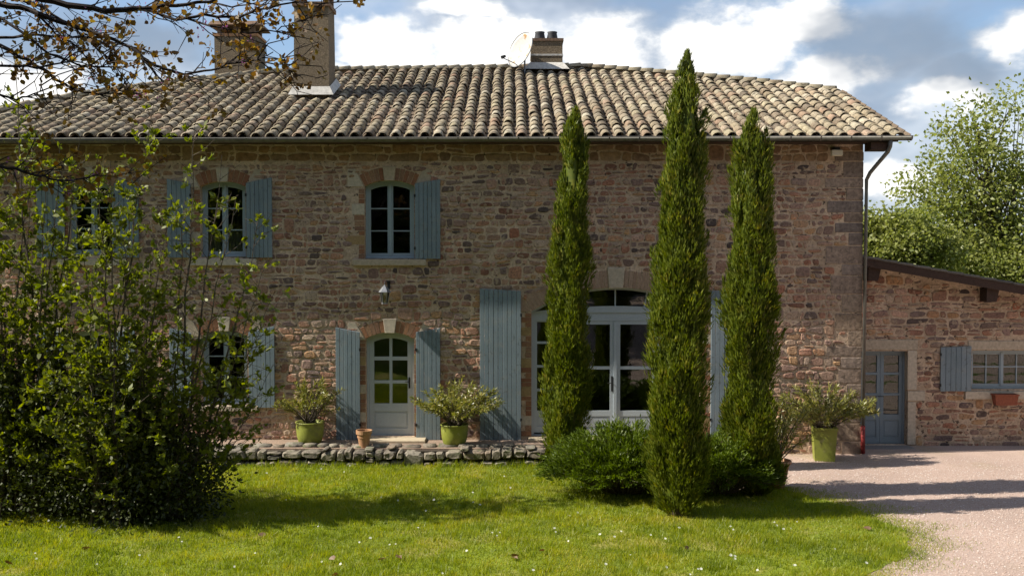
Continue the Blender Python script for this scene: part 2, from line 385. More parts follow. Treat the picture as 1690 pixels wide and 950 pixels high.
def plate(mb, outer, holes, y0, y1):
    """flat plate in the XZ plane between y0 (front) and y1, with holes cut through"""
    loops = [outer if area2(outer) > 0 else outer[::-1]] + [h if area2(h) < 0 else h[::-1] for h in holes]
    vs = []; es = []; 
    for lp in loops:
        n0 = len(vs); vs += [Vector(p) for p in lp]; es += [(n0 + i, n0 + (i + 1) % len(lp)) for i in range(len(lp))]
    ov, oe, of, *_ = delaunay_2d_cdt(vs, es, [], 0, 1e-6)
    tri = []
    for f in of:
        c = (sum(ov[i].x for i in f) / len(f), sum(ov[i].y for i in f) / len(f))
        if inpoly(c, loops[0]) and not any(inpoly(c, h) for h in loops[1:]): tri.append(tuple(f))
    n = len(ov)
    V = [(p.x, y0, p.y) for p in ov] + [(p.x, y1, p.y) for p in ov]
    F = [f for f in tri] + [tuple(i + n for i in f[::-1]) for f in tri]
    ed = {}
    for f in tri:
        for i in range(len(f)):
            a, b = f[i], f[(i + 1) % len(f)]; ed[(a, b)] = 1
    for (a, b) in list(ed):
        if (b, a) not in ed: F.append((b, a, a + n, b + n))
    mb.add(V, F); return mb


def kites(P, D, Ln, Wd, fold=.15, rs=RS, Nn=None, jit=.45, six=False):
    """leaf-sized faces: P base points, D directions; returns V, F quads"""
    n = len(P); D = D / np.linalg.norm(D, axis=1, keepdims=True).clip(1e-6)
    r = rs.normal(size=(n, 3))
    if Nn is not None: r = Nn / np.linalg.norm(Nn, axis=1, keepdims=True).clip(1e-6) + r * jit
    s = np.cross(D, r); s /= np.linalg.norm(s, axis=1, keepdims=True).clip(1e-6); u = np.cross(s, D)
    Ln = np.broadcast_to(np.asarray(Ln, float), (n,))[:, None]; Wd = np.broadcast_to(np.asarray(Wd, float), (n,))[:, None]
    if six:
        p1 = P + D * Ln * .28 + u * Ln * fold * .8; p2 = P + D * Ln * .68 + u * Ln * fold; tp_ = P + D * Ln
        V = np.stack([P, p1 + s * Wd * .46, p2 + s * Wd * .40, tp_, p2 - s * Wd * .40, p1 - s * Wd * .46], 1).reshape(-1, 3)
        return V, np.arange(n * 6).reshape(n, 6)
    m = P + D * Ln * .45 + u * Ln * fold
    V = np.stack([P, m + s * Wd * .5, P + D * Ln, m - s * Wd * .5], 1).reshape(-1, 3)
    F = np.arange(n * 4).reshape(n, 4); return V, F


def tris(P, D, Ln, Wd, rs=RS):
    n = len(P); a = rs.uniform(0, 2 * np.pi, n); s = np.stack([np.cos(a), np.sin(a), np.zeros(n)], 1)
    V = np.stack([P - s * Wd[:, None] * .5, P + s * Wd[:, None] * .5, P + D * Ln[:, None]], 1).reshape(-1, 3)
    return V, np.arange(n * 3).reshape(n, 3)


def unit(n, rs=RS):
    v = rs.normal(size=(n, 3)); return v / np.linalg.norm(v, axis=1, keepdims=True)


# ------------------------------------------------------------------ ground
GZ = -0.36


def gz(Y):
    t = np.clip((-9.3 - np.asarray(Y, float)) / 9.0, 0, 1); return GZ + 2.2 * t * t * (3 - 2 * t)


EDGE = [(810, 1302), (825, 1367), (838, 1411), (854, 1443), (867, 1474), (885, 1500), (898, 1505), (917, 1492), (932, 1466), (950, 1432)]
ed = [on_ground(x, y, GZ) for y, x in EDGE]
EY = [-30, -16, -11, -9] + [p.y for p in ed][::-1] + [-2.5, -1.9, -1.0]; EX = [-9, -3.0, 1.2, 3.6] + [p.x for p in ed][::-1] + [4.6, 4.1, 3.7]


def lawn_edge(Y): return np.interp(Y, EY, EX) + .05 * np.sin(np.asarray(Y) * 5.1) + .03 * np.sin(np.asarray(Y) * 13.7)


def strip(name, Ys, left, right, dz, mat, nx=24, kind='structure'):
    V = []; F = []
    for Y in Ys:
        a, b = left(Y), right(Y)
        for k in range(nx + 1):
            x = a + (b - a) * k / nx; V.append((x, Y, float(gz(Y)) + dz))
    for i in range(len(Ys) - 1):
        for k in range(nx):
            a = i * (nx + 1) + k; F.append((a, a + 1, a + nx + 2, a + nx + 1))
    o = np_obj(name, V, F, mat, smooth=True); o['kind'] = kind; return o


strip('ground', list(np.linspace(-220, -30, 12)) + list(np.linspace(-28, -8, 20)) + [0, 40, 120, 400], lambda Y: -300, lambda Y: 300, -.012, M['terrain'], 30)
strip('gravel_yard', list(np.linspace(-30, -8, 24)) + [-6, -4, -2, 0, 1.2], lambda Y: float(lawn_edge(Y)) - .6 if Y < -1.2 else 3.2, lambda Y: 22, -.004, M['gravel'])
strip('lawn', list(np.linspace(-30, -9, 22)) + list(np.linspace(-8.8, -1.2, 60)), lambda Y: -24, lambda Y: float(lawn_edge(Y)), .004, M['lawnsoil'])

# ------------------------------------------------------------------ farmhouse
HX0, HX1 = -12.8, at(1422, 500, 0).x
EAVE_Y = -0.45
EAVE_Z = at(845, 226, EAVE_Y).z
SLOPE = 0.396
house = empty('farmhouse', (0, 0.25, GZ), 'two storey rubble stone farmhouse with canal tile roof and blue-grey shutters', 'house')


def P2(x, y, Y=0.0):
    p = at(x, y, Y); return (p.x, p.z)


class Arch:
    def __init__(s, x0, x1, ysp, ycr, yb, Y=0.0):
        a = at(x0, yb, Y); b = at(x1, yb, Y); s.x0, s.x1 = a.x, b.x; s.zb = a.z
        s.zs = at(x0, ysp, Y).z; s.zc = at(x0, ycr, Y).z; h = s.zc - s.zs; w = (s.x1 - s.x0) / 2
        s.xc = (s.x0 + s.x1) / 2; s.r = (w * w + h * h) / (2 * h); s.cz = s.zc - s.r

    def top(s, x, inset=0.0):
        return s.cz + math.sqrt(max((s.r - inset) ** 2 - (x - s.xc) ** 2, 0))

    def cell(s, xa, xb, za, zb=None, inset=0.0, n=8):
        if zb is not None: return [(xa, za), (xb, za), (xb, zb), (xa, zb)]
        return [(xa, za), (xb, za)] + [(xb + (xa - xb) * k / n, s.top(xb + (xa - xb) * k / n, inset)) for k in range(n + 1)]

    def poly(s, inset=0.0, n=14):
        return s.cell(s.x0 + inset, s.x1 - inset, s.zb + inset, None, inset, n)


OPEN = {
    'U1': Arch(113, 189, 308, 299, 421), 'U2': Arch(331, 406, 308, 299, 424), 'U3': Arch(602, 684, 307, 297, 427),
    'G0': Arch(113, 189, 554, 545, 668), 'G2': Arch(333, 409, 554, 545, 668), 'D1': Arch(604, 684, 559, 548, 720),
    'D2': Arch(877, 1155, 513, 474, 720)}
BASE_Z = GZ - .3
TOPW = EAVE_Z + .02
mb = MB()
hol = []
for k, a in OPEN.items(): hol.append(a.poly())
plate(mb, [(HX0, BASE_Z), (HX1, BASE_Z), (HX1, TOPW), (HX0, TOPW)], hol, 0.0, 0.5)
front = mb.build('front_wall', M['mortar'], house)
mb = MB(); mb.box(HX1 - .5, HX1 - .003, .503, 13, BASE_Z, TOPW); mb.build('gable_wall', M['mortar'], house)
mb = MB(); mb.box(HX0, HX0 + .5, .503, 13, BASE_Z, TOPW); mb.build('end_wall', M['mortar'], house)
mb = MB(); mb.box(HX0 + .5, HX1 - .5, 12.5, 13, BASE_Z, TOPW); mb.build('rear_wall', M['mortar'], house)
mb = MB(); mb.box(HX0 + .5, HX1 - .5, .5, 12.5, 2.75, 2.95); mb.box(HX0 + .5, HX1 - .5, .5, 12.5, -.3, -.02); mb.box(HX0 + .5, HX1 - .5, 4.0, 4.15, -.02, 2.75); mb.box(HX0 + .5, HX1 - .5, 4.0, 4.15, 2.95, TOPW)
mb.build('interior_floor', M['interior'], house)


# ---- rubble masonry
def clip(poly, nx, nz, d):
    """keep the side n.p <= d"""
    out = []; n = len(poly)
    for i in range(n):
        a = poly[i]; b = poly[(i + 1) % n]; da = nx * a[0] + nz * a[1] - d; db = nx * b[0] + nz * b[1] - d
        if da <= 0: out.append(a)
        if (da < 0 < db) or (db < 0 < da):
            t = da / (da - db); out.append((a[0] + (b[0] - a[0]) * t, a[1] + (b[1] - a[1]) * t))
    return out


def rubble(x0, x1, z0, z1, hr, wr, gap, excl, seed):
    """roughly coursed rubble: wavering courses, leaning joints, split and double-height stones"""
    rs = random.Random(seed); rows = [z0]
    while rows[-1] < z1: rows.append(rows[-1] + rs.uniform(*hr))
    K = int((x1 - x0) / .55) + 3; wav = [[rs.uniform(-.042, .042) for _ in range(K)] for _ in rows]

    def zb(r, x):
        t = (x - x0) / .55 + .5; k = max(0, min(int(t), K - 2)); f = min(max(t - k, 0), 1); f = f * f * (3 - 2 * f)
        w = wav[r][k] * (1 - f) + wav[r][k + 1] * f
        return rows[r] + (0 if r in (0, len(rows) - 1) else w)
    quads = []; taken = [[] for _ in rows]
    for r in range(len(rows) - 1):
        x = x0 - rs.uniform(0, .2); sl0 = 0
        while x < x1:
            w = rs.uniform(*wr) * rs.choice([.5, .7, 1, 1, 1, 1.25]); sl1 = rs.uniform(-.028, .028); xe = x + w
            blk = [t for t in taken[r] if t[0] < xe and t[1] > x]
            if blk:
                b = blk[0]
                if b[0] - x > .09: quads.append((x, b[0], r, r + 1, sl0, 0))
                x = b[1]; sl0 = 0; continue
            if rs.random() < .05 and r < len(rows) - 2 and w > .2 and not any(t[0] < xe and t[1] > x for t in taken[r + 1]):
                taken[r + 1].append((x, xe)); quads.append((x, xe, r, r + 2, 0, 0)); sl1 = 0
            else: quads.append((x, xe, r, r + 1, sl0, sl1))
            x = xe; sl0 = sl1
    res = []
    for (xa, xb, r0, r1, s0, s1) in quads:
        zl0, zl1, zh0, zh1 = zb(r0, xa), zb(r0, xb), zb(r1, xa), zb(r1, xb); parts = [(0, 1)]
        if r1 - r0 == 1 and rs.random() < .16 and (zh0 - zl0) > .13: c_ = rs.uniform(.4, .6); parts = [(0, c_), (c_, 1)]
        for (u, v) in parts:
            L0, L1, H0, H1 = zl0 + (zh0 - zl0) * u, zl1 + (zh1 - zl1) * u, zl0 + (zh0 - zl0) * v, zl1 + (zh1 - zl1) * v
            g = gap * rs.uniform(.5, 1.9) / 2; jt = lambda: rs.uniform(-.010, .010)
            if xb - xa < .06 or H0 - L0 < .05: continue
            mx, nx_ = xa + (xb - xa) * rs.uniform(.35, .65), xa + (xb - xa) * rs.uniform(.35, .65); bul = rs.uniform(-.006, .016)
            p = [(xa + g - s0 + jt(), L0 + g + jt()), (mx, (L0 + L1) / 2 + g * .7 + jt() * .6), (xb - g - s1 + jt(), L1 + g + jt()), (xb - g * .8 + bul * .5, (L1 + H1) / 2 + jt()), (xb - g + s1 + jt(), H1 - g + jt()), (nx_, (H0 + H1) / 2 - g * .7 + jt() * .6), (xa + g + s0 + jt(), H0 - g + jt()), (xa + g * .8 - bul * .5, (L0 + H0) / 2 + jt())]
            sx, sz = sum(q[0] for q in p) / 8, sum(q[1] for q in p) / 8
            if not (x0 < sx < x1 and z0 < sz < z1) or any(inpoly((sx, sz), e) for e in excl): continue
            for (nx, nz, d) in ((-1, 0, -x0), (1, 0, x1), (0, -1, -z0), (0, 1, z1)):
                if len(p) >= 3: p = clip(p, nx, nz, d - .006)
            for e in excl:
                if len(p) < 3: break
                e = e if area2(e) > 0 else e[::-1]; best = None
                for k in range(len(e)):
                    a, b = e[k], e[(k + 1) % len(e)]; ex, ez = b[0] - a[0], b[1] - a[1]; l = math.hypot(ex, ez)
                    if l < 1e-6: continue
                    nx, nz = ez / l, -ex / l; dist = nx * (sx - a[0]) + nz * (sz - a[1])
                    if best is None or dist > best[0]: best = (dist, nx, nz, nx * a[0] + nz * a[1])
                if best[0] < .6: p = clip(p, -best[1], -best[2], -best[3] - .010)
            if len(p) < 3 or abs(area2(p)) / 2 < .0028: continue
            q = []; n = len(p)
            for k in range(n):   # knock the corners off
                a = p[k]; b = p[(k + 1) % n]; o_ = p[k - 1]
                v1 = (a[0] - o_[0], a[1] - o_[1]); v2 = (b[0] - a[0], b[1] - a[1])
                turn = abs(v1[0] * v2[1] - v1[1] * v2[0]) / max(1e-9, math.hypot(*v1) * math.hypot(*v2))
                if turn > .6:
                    c1 = rs.uniform(.18, .42)
                    q += [(a[0] - v1[0] * c1, a[1] - v1[1] * c1), (a[0] + v2[0] * c1 * .9, a[1] + v2[1] * c1 * .9)]
                else: q.append(a)
            if len(q) >= 4: res.append((abs(area2(q)) / 2, q))
    return res


def stone_geo(q, Y, proud, back=.02):
    """one face stone: skirt sunk in the mortar, softened edge, slightly uneven face"""
    n = len(q); cx = sum(p[0] for p in q) / n; cz = sum(p[1] for p in q) / n
    V = [(x, Y + back, z) for x, z in q] + [(cx + (x - cx) * .95, Y - proud * .55, cz + (z - cz) * .93) for x, z in q] + \
        [(cx + (x - cx) * .78, Y - proud * random.uniform(.8, 1.15), cz + (z - cz) * .74) for x, z in q]
    F = []
    for k in range(2):
        for j in range(n): F.append((k * n + j, k * n + (j + 1) % n, (k + 1) * n + (j + 1) % n, (k + 1) * n + j))
    F.append(tuple(range(2 * n, 3 * n))); return V, F


def masonry(stones, Y, wall, mat, nobj, vis, pr=(.004, .014), name='stone', rest='small_stones'):
    stones = sorted(stones, key=lambda s: -s[0] if vis(s[1][0]) else 1e3 - s[0])
    big = MB()
    for i, (a, q) in enumerate(stones):
        V, F = stone_geo(q, Y, random.uniform(*pr))
        if i < nobj:
            m = MB(); m.add(V, F); m.build(name, mat, wall, smooth=False)
        else: big.add(V, F)
    if big.v: big.build(rest, mat, wall, kind='stuff')


# ---- surrounds of the openings
EXC = []
SHARE = {}


def block(name, x0, x1, z0, z1, mat, parent, proud=.008, bev=.006, y1=.06):
    m = MB(); m.box(x0, x1, -proud, y1, z0, z1, bev); return m.build(name, mat, parent)


def surround(a, key, left=True, right=True, ht=.26, vmat='brick', keyh=.29, keyw=.115):
    rs = random.Random(hash(key) % 1000 + 3)
    th = math.asin((a.x1 - a.x0) / 2 / a.r)
    step = .082 / a.r; kw = keyw / a.r
    n = max(3, int((th - kw) / step))
    for sgn in (-1, 1):
        for i in range(n):
            t0 = kw + (th - kw) * i / n; t1 = kw + (th - kw) * (i + 1) / n - .012 / a.r
            h = ht * rs.uniform(.95, 1.03)
            pts = [(a.xc + sgn * math.sin(t) * rr, a.cz + math.cos(t) * rr) for t, rr in ((t0, a.r), (t1, a.r), (t1, a.r + h), (t0, a.r + h))]
            if sgn > 0: pts = pts
            if area2(pts) < 0: pts = pts[::-1]
            m = MB(); m.prism(pts, -.006 - rs.uniform(0, .006), .06, .004); m.build('arch_brick' if vmat == 'brick' else 'voussoir', M[vmat], front)
        # springer
        c, s_ = math.cos(th), math.sin(th); xs = a.xc + sgn * s_ * a.r; zs = a.cz + c * a.r
        xo = a.xc + sgn * s_ * (a.r + ht); zo = a.cz + c * (a.r + ht)
        ex = ht + .15; bx = a.xc + sgn * s_ * (a.r + ex) + sgn * .012; bz = a.cz + c * (a.r + ex)
        pts = [(xs + sgn * .012, zs - .01), (bx, bz), (bx + sgn * .15, bz - .01), (bx + sgn * .16, zs - .015)]
        if area2(pts) < 0: pts = pts[::-1]
        m = MB(); m.prism(pts, -.012, .06, .004); m.build('springer_stone', M['pale'] if vmat == 'brick' else M['pinkstone'], front)
    m = MB(); kk = kw * .86
    pts = [(a.xc + sg * math.sin(kk * f) * rr, a.cz + math.cos(kk) * rr) for sg, rr, f in ((-1, a.r - .012, 1), (1, a.r - .012, 1), (1, a.r + keyh, 1.12), (-1, a.r + keyh, 1.12))]
    m.prism(pts, -.03, .06, .006); m.build('keystone', M['pale'], front)
    for sgn in (-1, 1):
        xs = a.x0 if sgn < 0 else a.x1; z = a.zb + .012; k = rs.randint(0, 2)
        while z < a.zs - .06:
            if k % 5 == 3: h = rs.uniform(.17, .24); w = rs.uniform(.26, .46); mt = M['ochre'] if rs.random() < .6 else M['pale']
            else: h = rs.uniform(.085, .12); w = rs.choice([.12, .21, .22, .13]); mt = M['brick']
            h = min(h, a.zs - .02 - z)
            if h > .04:
                xa, xb = (xs - w, xs) if sgn < 0 else (xs, xs + w)
                block('jamb_block' if k % 5 == 3 else 'jamb_brick', xa + .001, xb - .001, z, z + h - .012, mt, front, proud=rs.uniform(.004, .01), bev=.004, y1=.12)
            z += h; k += 1
    w = .24
    EXC.append([(a.x0 - w, a.zb - .1), (a.x1 + w, a.zb - .1), (a.x1 + w + .08, a.zs + .12), (a.xc + .55 * (a.x1 - a.x0) / 2, a.top(a.xc + .5 * (a.x1 - a.x0) / 2) + ht + .02), (a.xc + keyw, a.zc + max(ht, keyh) + .01), (a.xc - keyw, a.zc + max(ht, keyh) + .01), (a.xc - .55 * (a.x1 - a.x0) / 2, a.top(a.xc + .5 * (a.x1 - a.x0) / 2) + ht + .02), (a.x0 - w - .08, a.zs + .12)])


for k in ('U1', 'U2', 'U3', 'G0', 'G2', 'D1'): surround(OPEN[k], k)
surround(OPEN['D2'], 'D2', ht=.36, vmat='pinkstone', keyh=.42, keyw=.17)


def sill(x0, x1, y0, y1):
    a = at(x0, y0, -.05); b = at(x1, y1, -.05); m = MB(); m.box(a.x, b.x, -.07, .16, b.z, a.z, .008); m.build('window_sill', M['pale'], house)
    EXC.append([(a.x - .02, b.z - .02), (b.x + .02, b.z - .02), (b.x + .02, a.z + .02), (a.x - .02, a.z + .02)])


sill(95, 208, 427, 438); sill(312, 423, 427, 438); sill(582, 703, 428, 438); sill(95, 208, 669, 679); sill(316, 426, 669, 678)


# ---- windows and doors
def pane(poly, Y, parent):
    m = MB(); m.prism(poly, Y, Y + .005); return m.build('pane', M['glass'], parent)


def inset_poly(poly, d):
    c = np.mean(np.array(poly), 0); return [tuple(np.array(p) + (c - np.array(p)) * 0 + np.sign(np.array(p) - c) * d) for p in poly]


def window(a, rows=3, mat='frame', parent=house, Y=.15, name='window', fr=.05, stile=.058, bar=.024, cols=2):
    m = MB(); plate(m, a.poly(.002), [a.poly(fr)], Y, Y + .07); w = m.build(name, M[mat], parent)
    xa, xb = a.x0 + fr + .002, a.x1 - fr - .002; zb = a.zb + fr + .002; mid = (xa + xb) / 2
    for (p, q) in ((xa, mid - .002), (mid + .002, xb)):
        m = MB(); zl = zb + stile * 1.2; zt = a.zs - .03; step = (zt + .035 - zl) / rows; holes = []
        cw = (q - p - 2 * stile - (cols - 2) * 0)
        subs = [(p + stile, q - stile)] if cols == 2 else [(p + stile, p + stile + cw / 2 - bar / 2), (p + stile + cw / 2 + bar / 2, q - stile)]
        for (sa, sb) in subs:
            for r in range(rows):
                za = zl + r * step + (bar / 2 if r else 0)
                holes.append(a.cell(sa, sb, za, None if r == rows - 1 else zl + (r + 1) * step - bar / 2, fr + .002 + stile))
        plate(m, a.cell(p, q, zb, None, fr + .002), holes, Y + .008, Y + .05); s = m.build('sash', M[mat], w)
        for h in holes: pane(inset_poly(h, .006), Y + .03, w)
    m = MB(); m.box(mid - .024, mid + .024, Y - .012, Y + .007, zb, a.top(mid, fr) - .004, .004); m.build('meeting_stile', M[mat], w)
    return w


for k in ('U1', 'U2', 'U3', 'G0', 'G2'):
    w = window(OPEN[k])
    a = OPEN[k]
    m = MB(); m.box(a.x0 + .003, a.x1 - .003, .09, .149, a.zb + .003, a.zb + .045, .01); m.build('bottom_rail', M['frame'], w)
a = OPEN['U2']; m = MB()   # half curtain in the window
n = 40
V = []
for i in range(n + 1):
    x = a.x0 + .08 + (a.x1 - a.x0 - .16) * i / n; y = .30 + .018 * math.sin(i * 1.9)
    V += [(x, y, a.zb + .06), (x, y, a.zb + .56), ]
m.add(V, [(2 * i, 2 * i + 2, 2 * i + 3, 2 * i + 1) for i in range(n)]); m.build('half_curtain', M['curtain'], house)


def glazed_leaf(w, a, xa, xb, zb, ztop, prow, mat, Y, panel_top, stile=.09, th=.05, arched=False, cols=1, bar=.028, inset=.05):
    """a door leaf: glazed rows above, a raised panel below"""
    holes = []; cw = xb - xa - 2 * stile
    for c in range(cols):
        p = xa + stile + c * (cw + bar) / cols; q = p + (cw - (cols - 1) * bar) / cols
        for r, (z0, z1) in enumerate(prow):
            last = arched and r == len(prow) - 1
            holes.append(a.cell(p, q, z0, None if last else z1, inset + stile * .8))
    pan = [(xa + stile, zb + .13), (xb - stile, zb + .13), (xb - stile, panel_top), (xa + stile, panel_top)]
    m = MB(); plate(m, a.cell(xa, xb, zb, None if arched else ztop, inset), holes + [pan], Y, Y + th); m.build('door_leaf', M[mat], w)
    m = MB(); m.box(xa + stile - .004, xb - stile + .004, Y + .018, Y + .04, zb + .126, panel_top + .004); m.box(xa + stile + .03, xb - stile - .03, Y + .008, Y + .02, zb + .16, panel_top - .03, .006); m.build('door_panel', M[mat], w)
    for h in holes: pane(inset_poly(h, .006), Y + .026, w)


def zy(y, x=845, Y=.17): return at(x, y, Y).z


a = OPEN['D1']
m = MB(); plate(m, a.poly(.002)[0:], [a.cell(a.x0 + .055, a.x1 - .055, a.zb + .02, None, .055)], .13, .21); w = m.build('front_door', M['door'], house)
glazed_leaf(w, a, a.x0 + .058, a.x1 - .058, a.zb + .022, 0, [(zy(665), zy(632)), (zy(627), zy(594)), (zy(588), 0)], 'door', .15, zy(678), stile=.10, arched=True, cols=2, inset=.058, bar=.06)
m = MB(); m.box(a.x1 - .135, a.x1 - .10, .135, .149, zy(640), zy(622), .004); m.tube([(a.x1 - .118, .14, zy(629)), (a.x1 - .118, .105, zy(629)), (a.x1 - .21, .10, zy(629))], .009, 6); m.build('door_handle', M['iron'], w)
a = OPEN['D2']
zt = zy(527)
m = MB(); F0 = .05
fan = [(-1.70, -.93), (-.87, -.31), (-.25, .25), (.31, .87), (.93, 1.70)]
holes = [a.cell(a.x0 + F0 + .01, a.xc - .93, zy(716), zt - .03), a.cell(a.xc - .90, a.xc + .90, a.zb + .02, zt - .03), a.cell(a.xc + .93, a.x1 - F0 - .01, zy(716), zt - .03)]
plate(m, a.cell(a.x0 + .002, a.x1 - .002, a.zb, None, .002, 20), holes + [a.cell(a.x0 + .06, a.x1 - .06, zt + .16, None, .055, 20)], .14, .22)
w = m.build('french_door', M['door'], house)
m = MB()
for i in range(21):   # raised arched transom moulding
    pass
pts = [(a.x0 + .06 + (a.x1 - a.x0 - .12) * k / 20) for k in range(21)]
poly = [(x, zt + .15) for x in (pts[0], pts[-1])] + [(x, zt + .16 + .13 * (1 - ((x - a.xc) / (a.x1 - a.xc)) ** 2)) for x in pts[::-1]]
m.prism(poly, .12, .2); m.build('transom', M['door'], w)
for xx in (-1.32, -.62, 0, .62, 1.32):
    x = a.xc + xx; lo = zt + .16 + .125 * (1 - (xx / (a.x1 - a.xc)) ** 2); hi = a.top(x, .055)
    if hi - lo > .05:
        k = .10 * xx; m = MB(); m.prism([(x - .014, lo), (x + .014, lo), (x + k + .014, hi + .01), (x + k - .014, hi + .01)], .15, .195); m.build('fanlight_bar', M['door'], w)
pane(a.cell(a.x0 + .05, a.x1 - .05, zt + .155, None, .05, 20), .175, w)
for sgn in (-1, 1):
    xa, xb = (a.x0 + F0 + .012, a.xc - .932) if sgn < 0 else (a.xc + .932, a.x1 - F0 - .012)
    glazed_leaf(w, a, xa, xb, a.zb + .06, zt - .032, [(zy(677), zy(645)), (zy(641), zy(606)), (zy(602), zy(567)), (zy(563), zy(531))], 'door', .16, zy(686), stile=.06, cols=2, bar=.03)
    xa, xb = (a.xc - .897, a.xc - .004) if sgn < 0 else (a.xc + .004, a.xc + .897)
    glazed_leaf(w, a, xa, xb, a.zb + .022, zt - .032, [(zy(677), zy(609)), (zy(604), zy(535))], 'door', .15, zy(686), stile=.105, cols=1)
m = MB(); m.box(a.xc - .03, a.xc + .03, .13, .149, a.zb + .03, zt - .04, .006); m.build('meeting_stile', M['door'], w)
m = MB(); m.box(a.xc - .085, a.xc - .05, .128, .149, zy(645), zy(620), .004); m.tube([(a.xc - .068, .13, zy(631)), (a.xc - .068, .09, zy(631)), (a.xc - .17, .088, zy(631))], .01, 6); m.build('door_handle', M['iron'], w)


# ---- shutters
def shutter(x0, x1, yl, yr, yb, n, parent=house, Y=-.03, mat='shutter', hinge=None):
    A = at(x0, yb, Y); B = at(x1, yb, Y); zl = at(x0, yl, Y).z; zr = at(x1, yr, Y).z; zb = A.z; W = B.x - A.x
    m = MB()
    H = min(zl, zr) - zb
    for t in (.14, .84): m.box(A.x + .03, B.x - .03, Y + .002, Y + .022, zb + H * t - .05, zb + H * t + .05)
    s = m.build('shutter', M[mat], parent)
    for i in range(n):
        xa = A.x + W * i / n + .0035; xb = A.x + W * (i + 1) / n - .0035
        za = zl + (zr - zl) * i / n; zc = zl + (zr - zl) * (i + 1) / n; dy = random.uniform(0, .003)
        m = MB(); m.prism([(xa, zb + random.uniform(-.004, .004)), (xb, zb + random.uniform(-.004, .004)), (xb, zc), (xa, za)], Y - .028 - dy, Y, .004); m.build('board', M[mat], s)
    hx = hinge if hinge is not None else (B.x if zl > zr else A.x)
    for t in (.14, .84):
        m = MB(); z = zb + H * t; m.box(hx - .02, hx + .02, Y - .036, Y - .0285, z - .03, z + .03, .003); m.build('hinge', M['iron'], s)
    return s


shutter(62, 108, 295, 303, 425, 5); shutter(190, 230, 303, 294, 425, 5)
shutter(277, 316, 295, 303, 425, 5); shutter(407, 450, 302, 293, 425, 6); shutter(685, 727, 303, 296, 427, 6)
shutter(62, 108, 541, 549, 671, 5); shutter(191, 224, 549, 541, 671, 5)
shutter(281, 317, 541, 549, 672, 5); shutter(411, 454, 548, 538, 672, 6)
shutter(555, 595, 540, 548, 725, 6); shutter(687, 727, 548, 541, 725, 6)
shutter(792, 860, 476, 480, 726, 9); shutter(1172, 1240, 480, 476, 726, 9)

# ---- quoins, cornice course, wall stones
x1 = HX1; z = GZ - .05; rs = random.Random(5); i = 0
while z < zy(252, Y=0):
    h = rs.uniform(.20, .40); wd = rs.uniform(.48, .80) if i % 2 else rs.uniform(.26, .44)
    h = min(h, zy(250, Y=0) - z)
    if h > .12:
        m = MB(); m.box(x1 - wd, x1 + .008, -rs.uniform(.008, .016), .3, z + .008, z + h - .008, .012); m.build('quoin', M['quoin'], front)
        EXC.append([(x1 - wd - .012, z), (x1 + .2, z), (x1 + .2, z + h), (x1 - wd - .012, z + h)])
    z += h; i += 1
vis = lambda p: -9.9 < p[0] < HX1 and p[1] > -.1
st = rubble(HX0, HX1, GZ - .1, zy(268, Y=0), (.08, .17), (.105, .33), .034, EXC, 4)
masonry(st, 0.0, front, M['stone'], 300, vis, (.004, .024))
st = rubble(HX0, HX1, zy(267, Y=0), zy(238, Y=0), (.17, .2), (.22, .55), .026, EXC, 9)
masonry(st, 0.0, front, M['cornice'], 300, vis, (.006, .016), name='eave_stone', rest='eave_stones')

# ---- steps
m = MB(); p = at(597, 721, -.2); q = at(703, 721, -.2); m.box(p.x, q.x, -.42, .12, GZ, -.0, .012); m.build('door_step', M['slab'], house)
m = MB(); p = at(872, 721, -.1); q = at(1160, 721, -.1); m.box(p.x, q.x, -.3, .13, GZ, .0, .012); m.build('door_step', M['slab'], house)


# ---- roof
def roofz(Y): return EAVE_Z + (Y - EAVE_Y) * SLOPE


def on_roof(x, y):
    d = pxdir(x, y); t = (EAVE_Z + SLOPE * (CAM.y - EAVE_Y) - CAM.z) / (d.z - SLOPE * d.y); return CAM + d * t


TOPPX = [(-60, 199), (0, 187), (100, 167), (200, 152), (300, 139), (420, 126), (500, 120), (700, 118), (960, 114), (1100, 125), (1250, 139), (1385, 154)]
tp = [on_roof(*p) for p in TOPPX]
TX = [-13.6] + [p.x for p in tp] + [8.3]; TYv = [EAVE_Y + .1] + [p.y for p in tp] + [tp[-1].y]
RX1 = on_roof(1488, 224).x
roof_mb = MB(); n = 40
xs = np.linspace(-13.6, RX1 - .08, n); V = []
for x in xs:
    ty = float(np.interp(x, TX, TYv)); V += [(x, EAVE_Y + .06, roofz(EAVE_Y + .06) - .05), (x, ty, roofz(ty) - .05), (x, 13.5, EAVE_Z)]
F = []
for i in range(n - 1):
    a, b = i * 3, i * 3 + 3; F += [(a, b, b + 1, a + 1), (a + 1, b + 1, b + 2, a + 2)]
k = len(V); V += [(x, y, z - .07) for x, y, z in V]; F += [tuple(q + k for q in f[::-1]) for f in F]
for i in range(n - 1): F.append((i * 3, i * 3 + k, i * 3 + 3 + k, i * 3 + 3))
for e in (0, (n - 1) * 3): F += [(e, e + 1, e + 1 + k, e + k), (e + 1, e + 2, e + 2 + k, e + 1 + k)]
roof_mb.add(V, F); roof = roof_mb.build('roof', M['deck'], house)


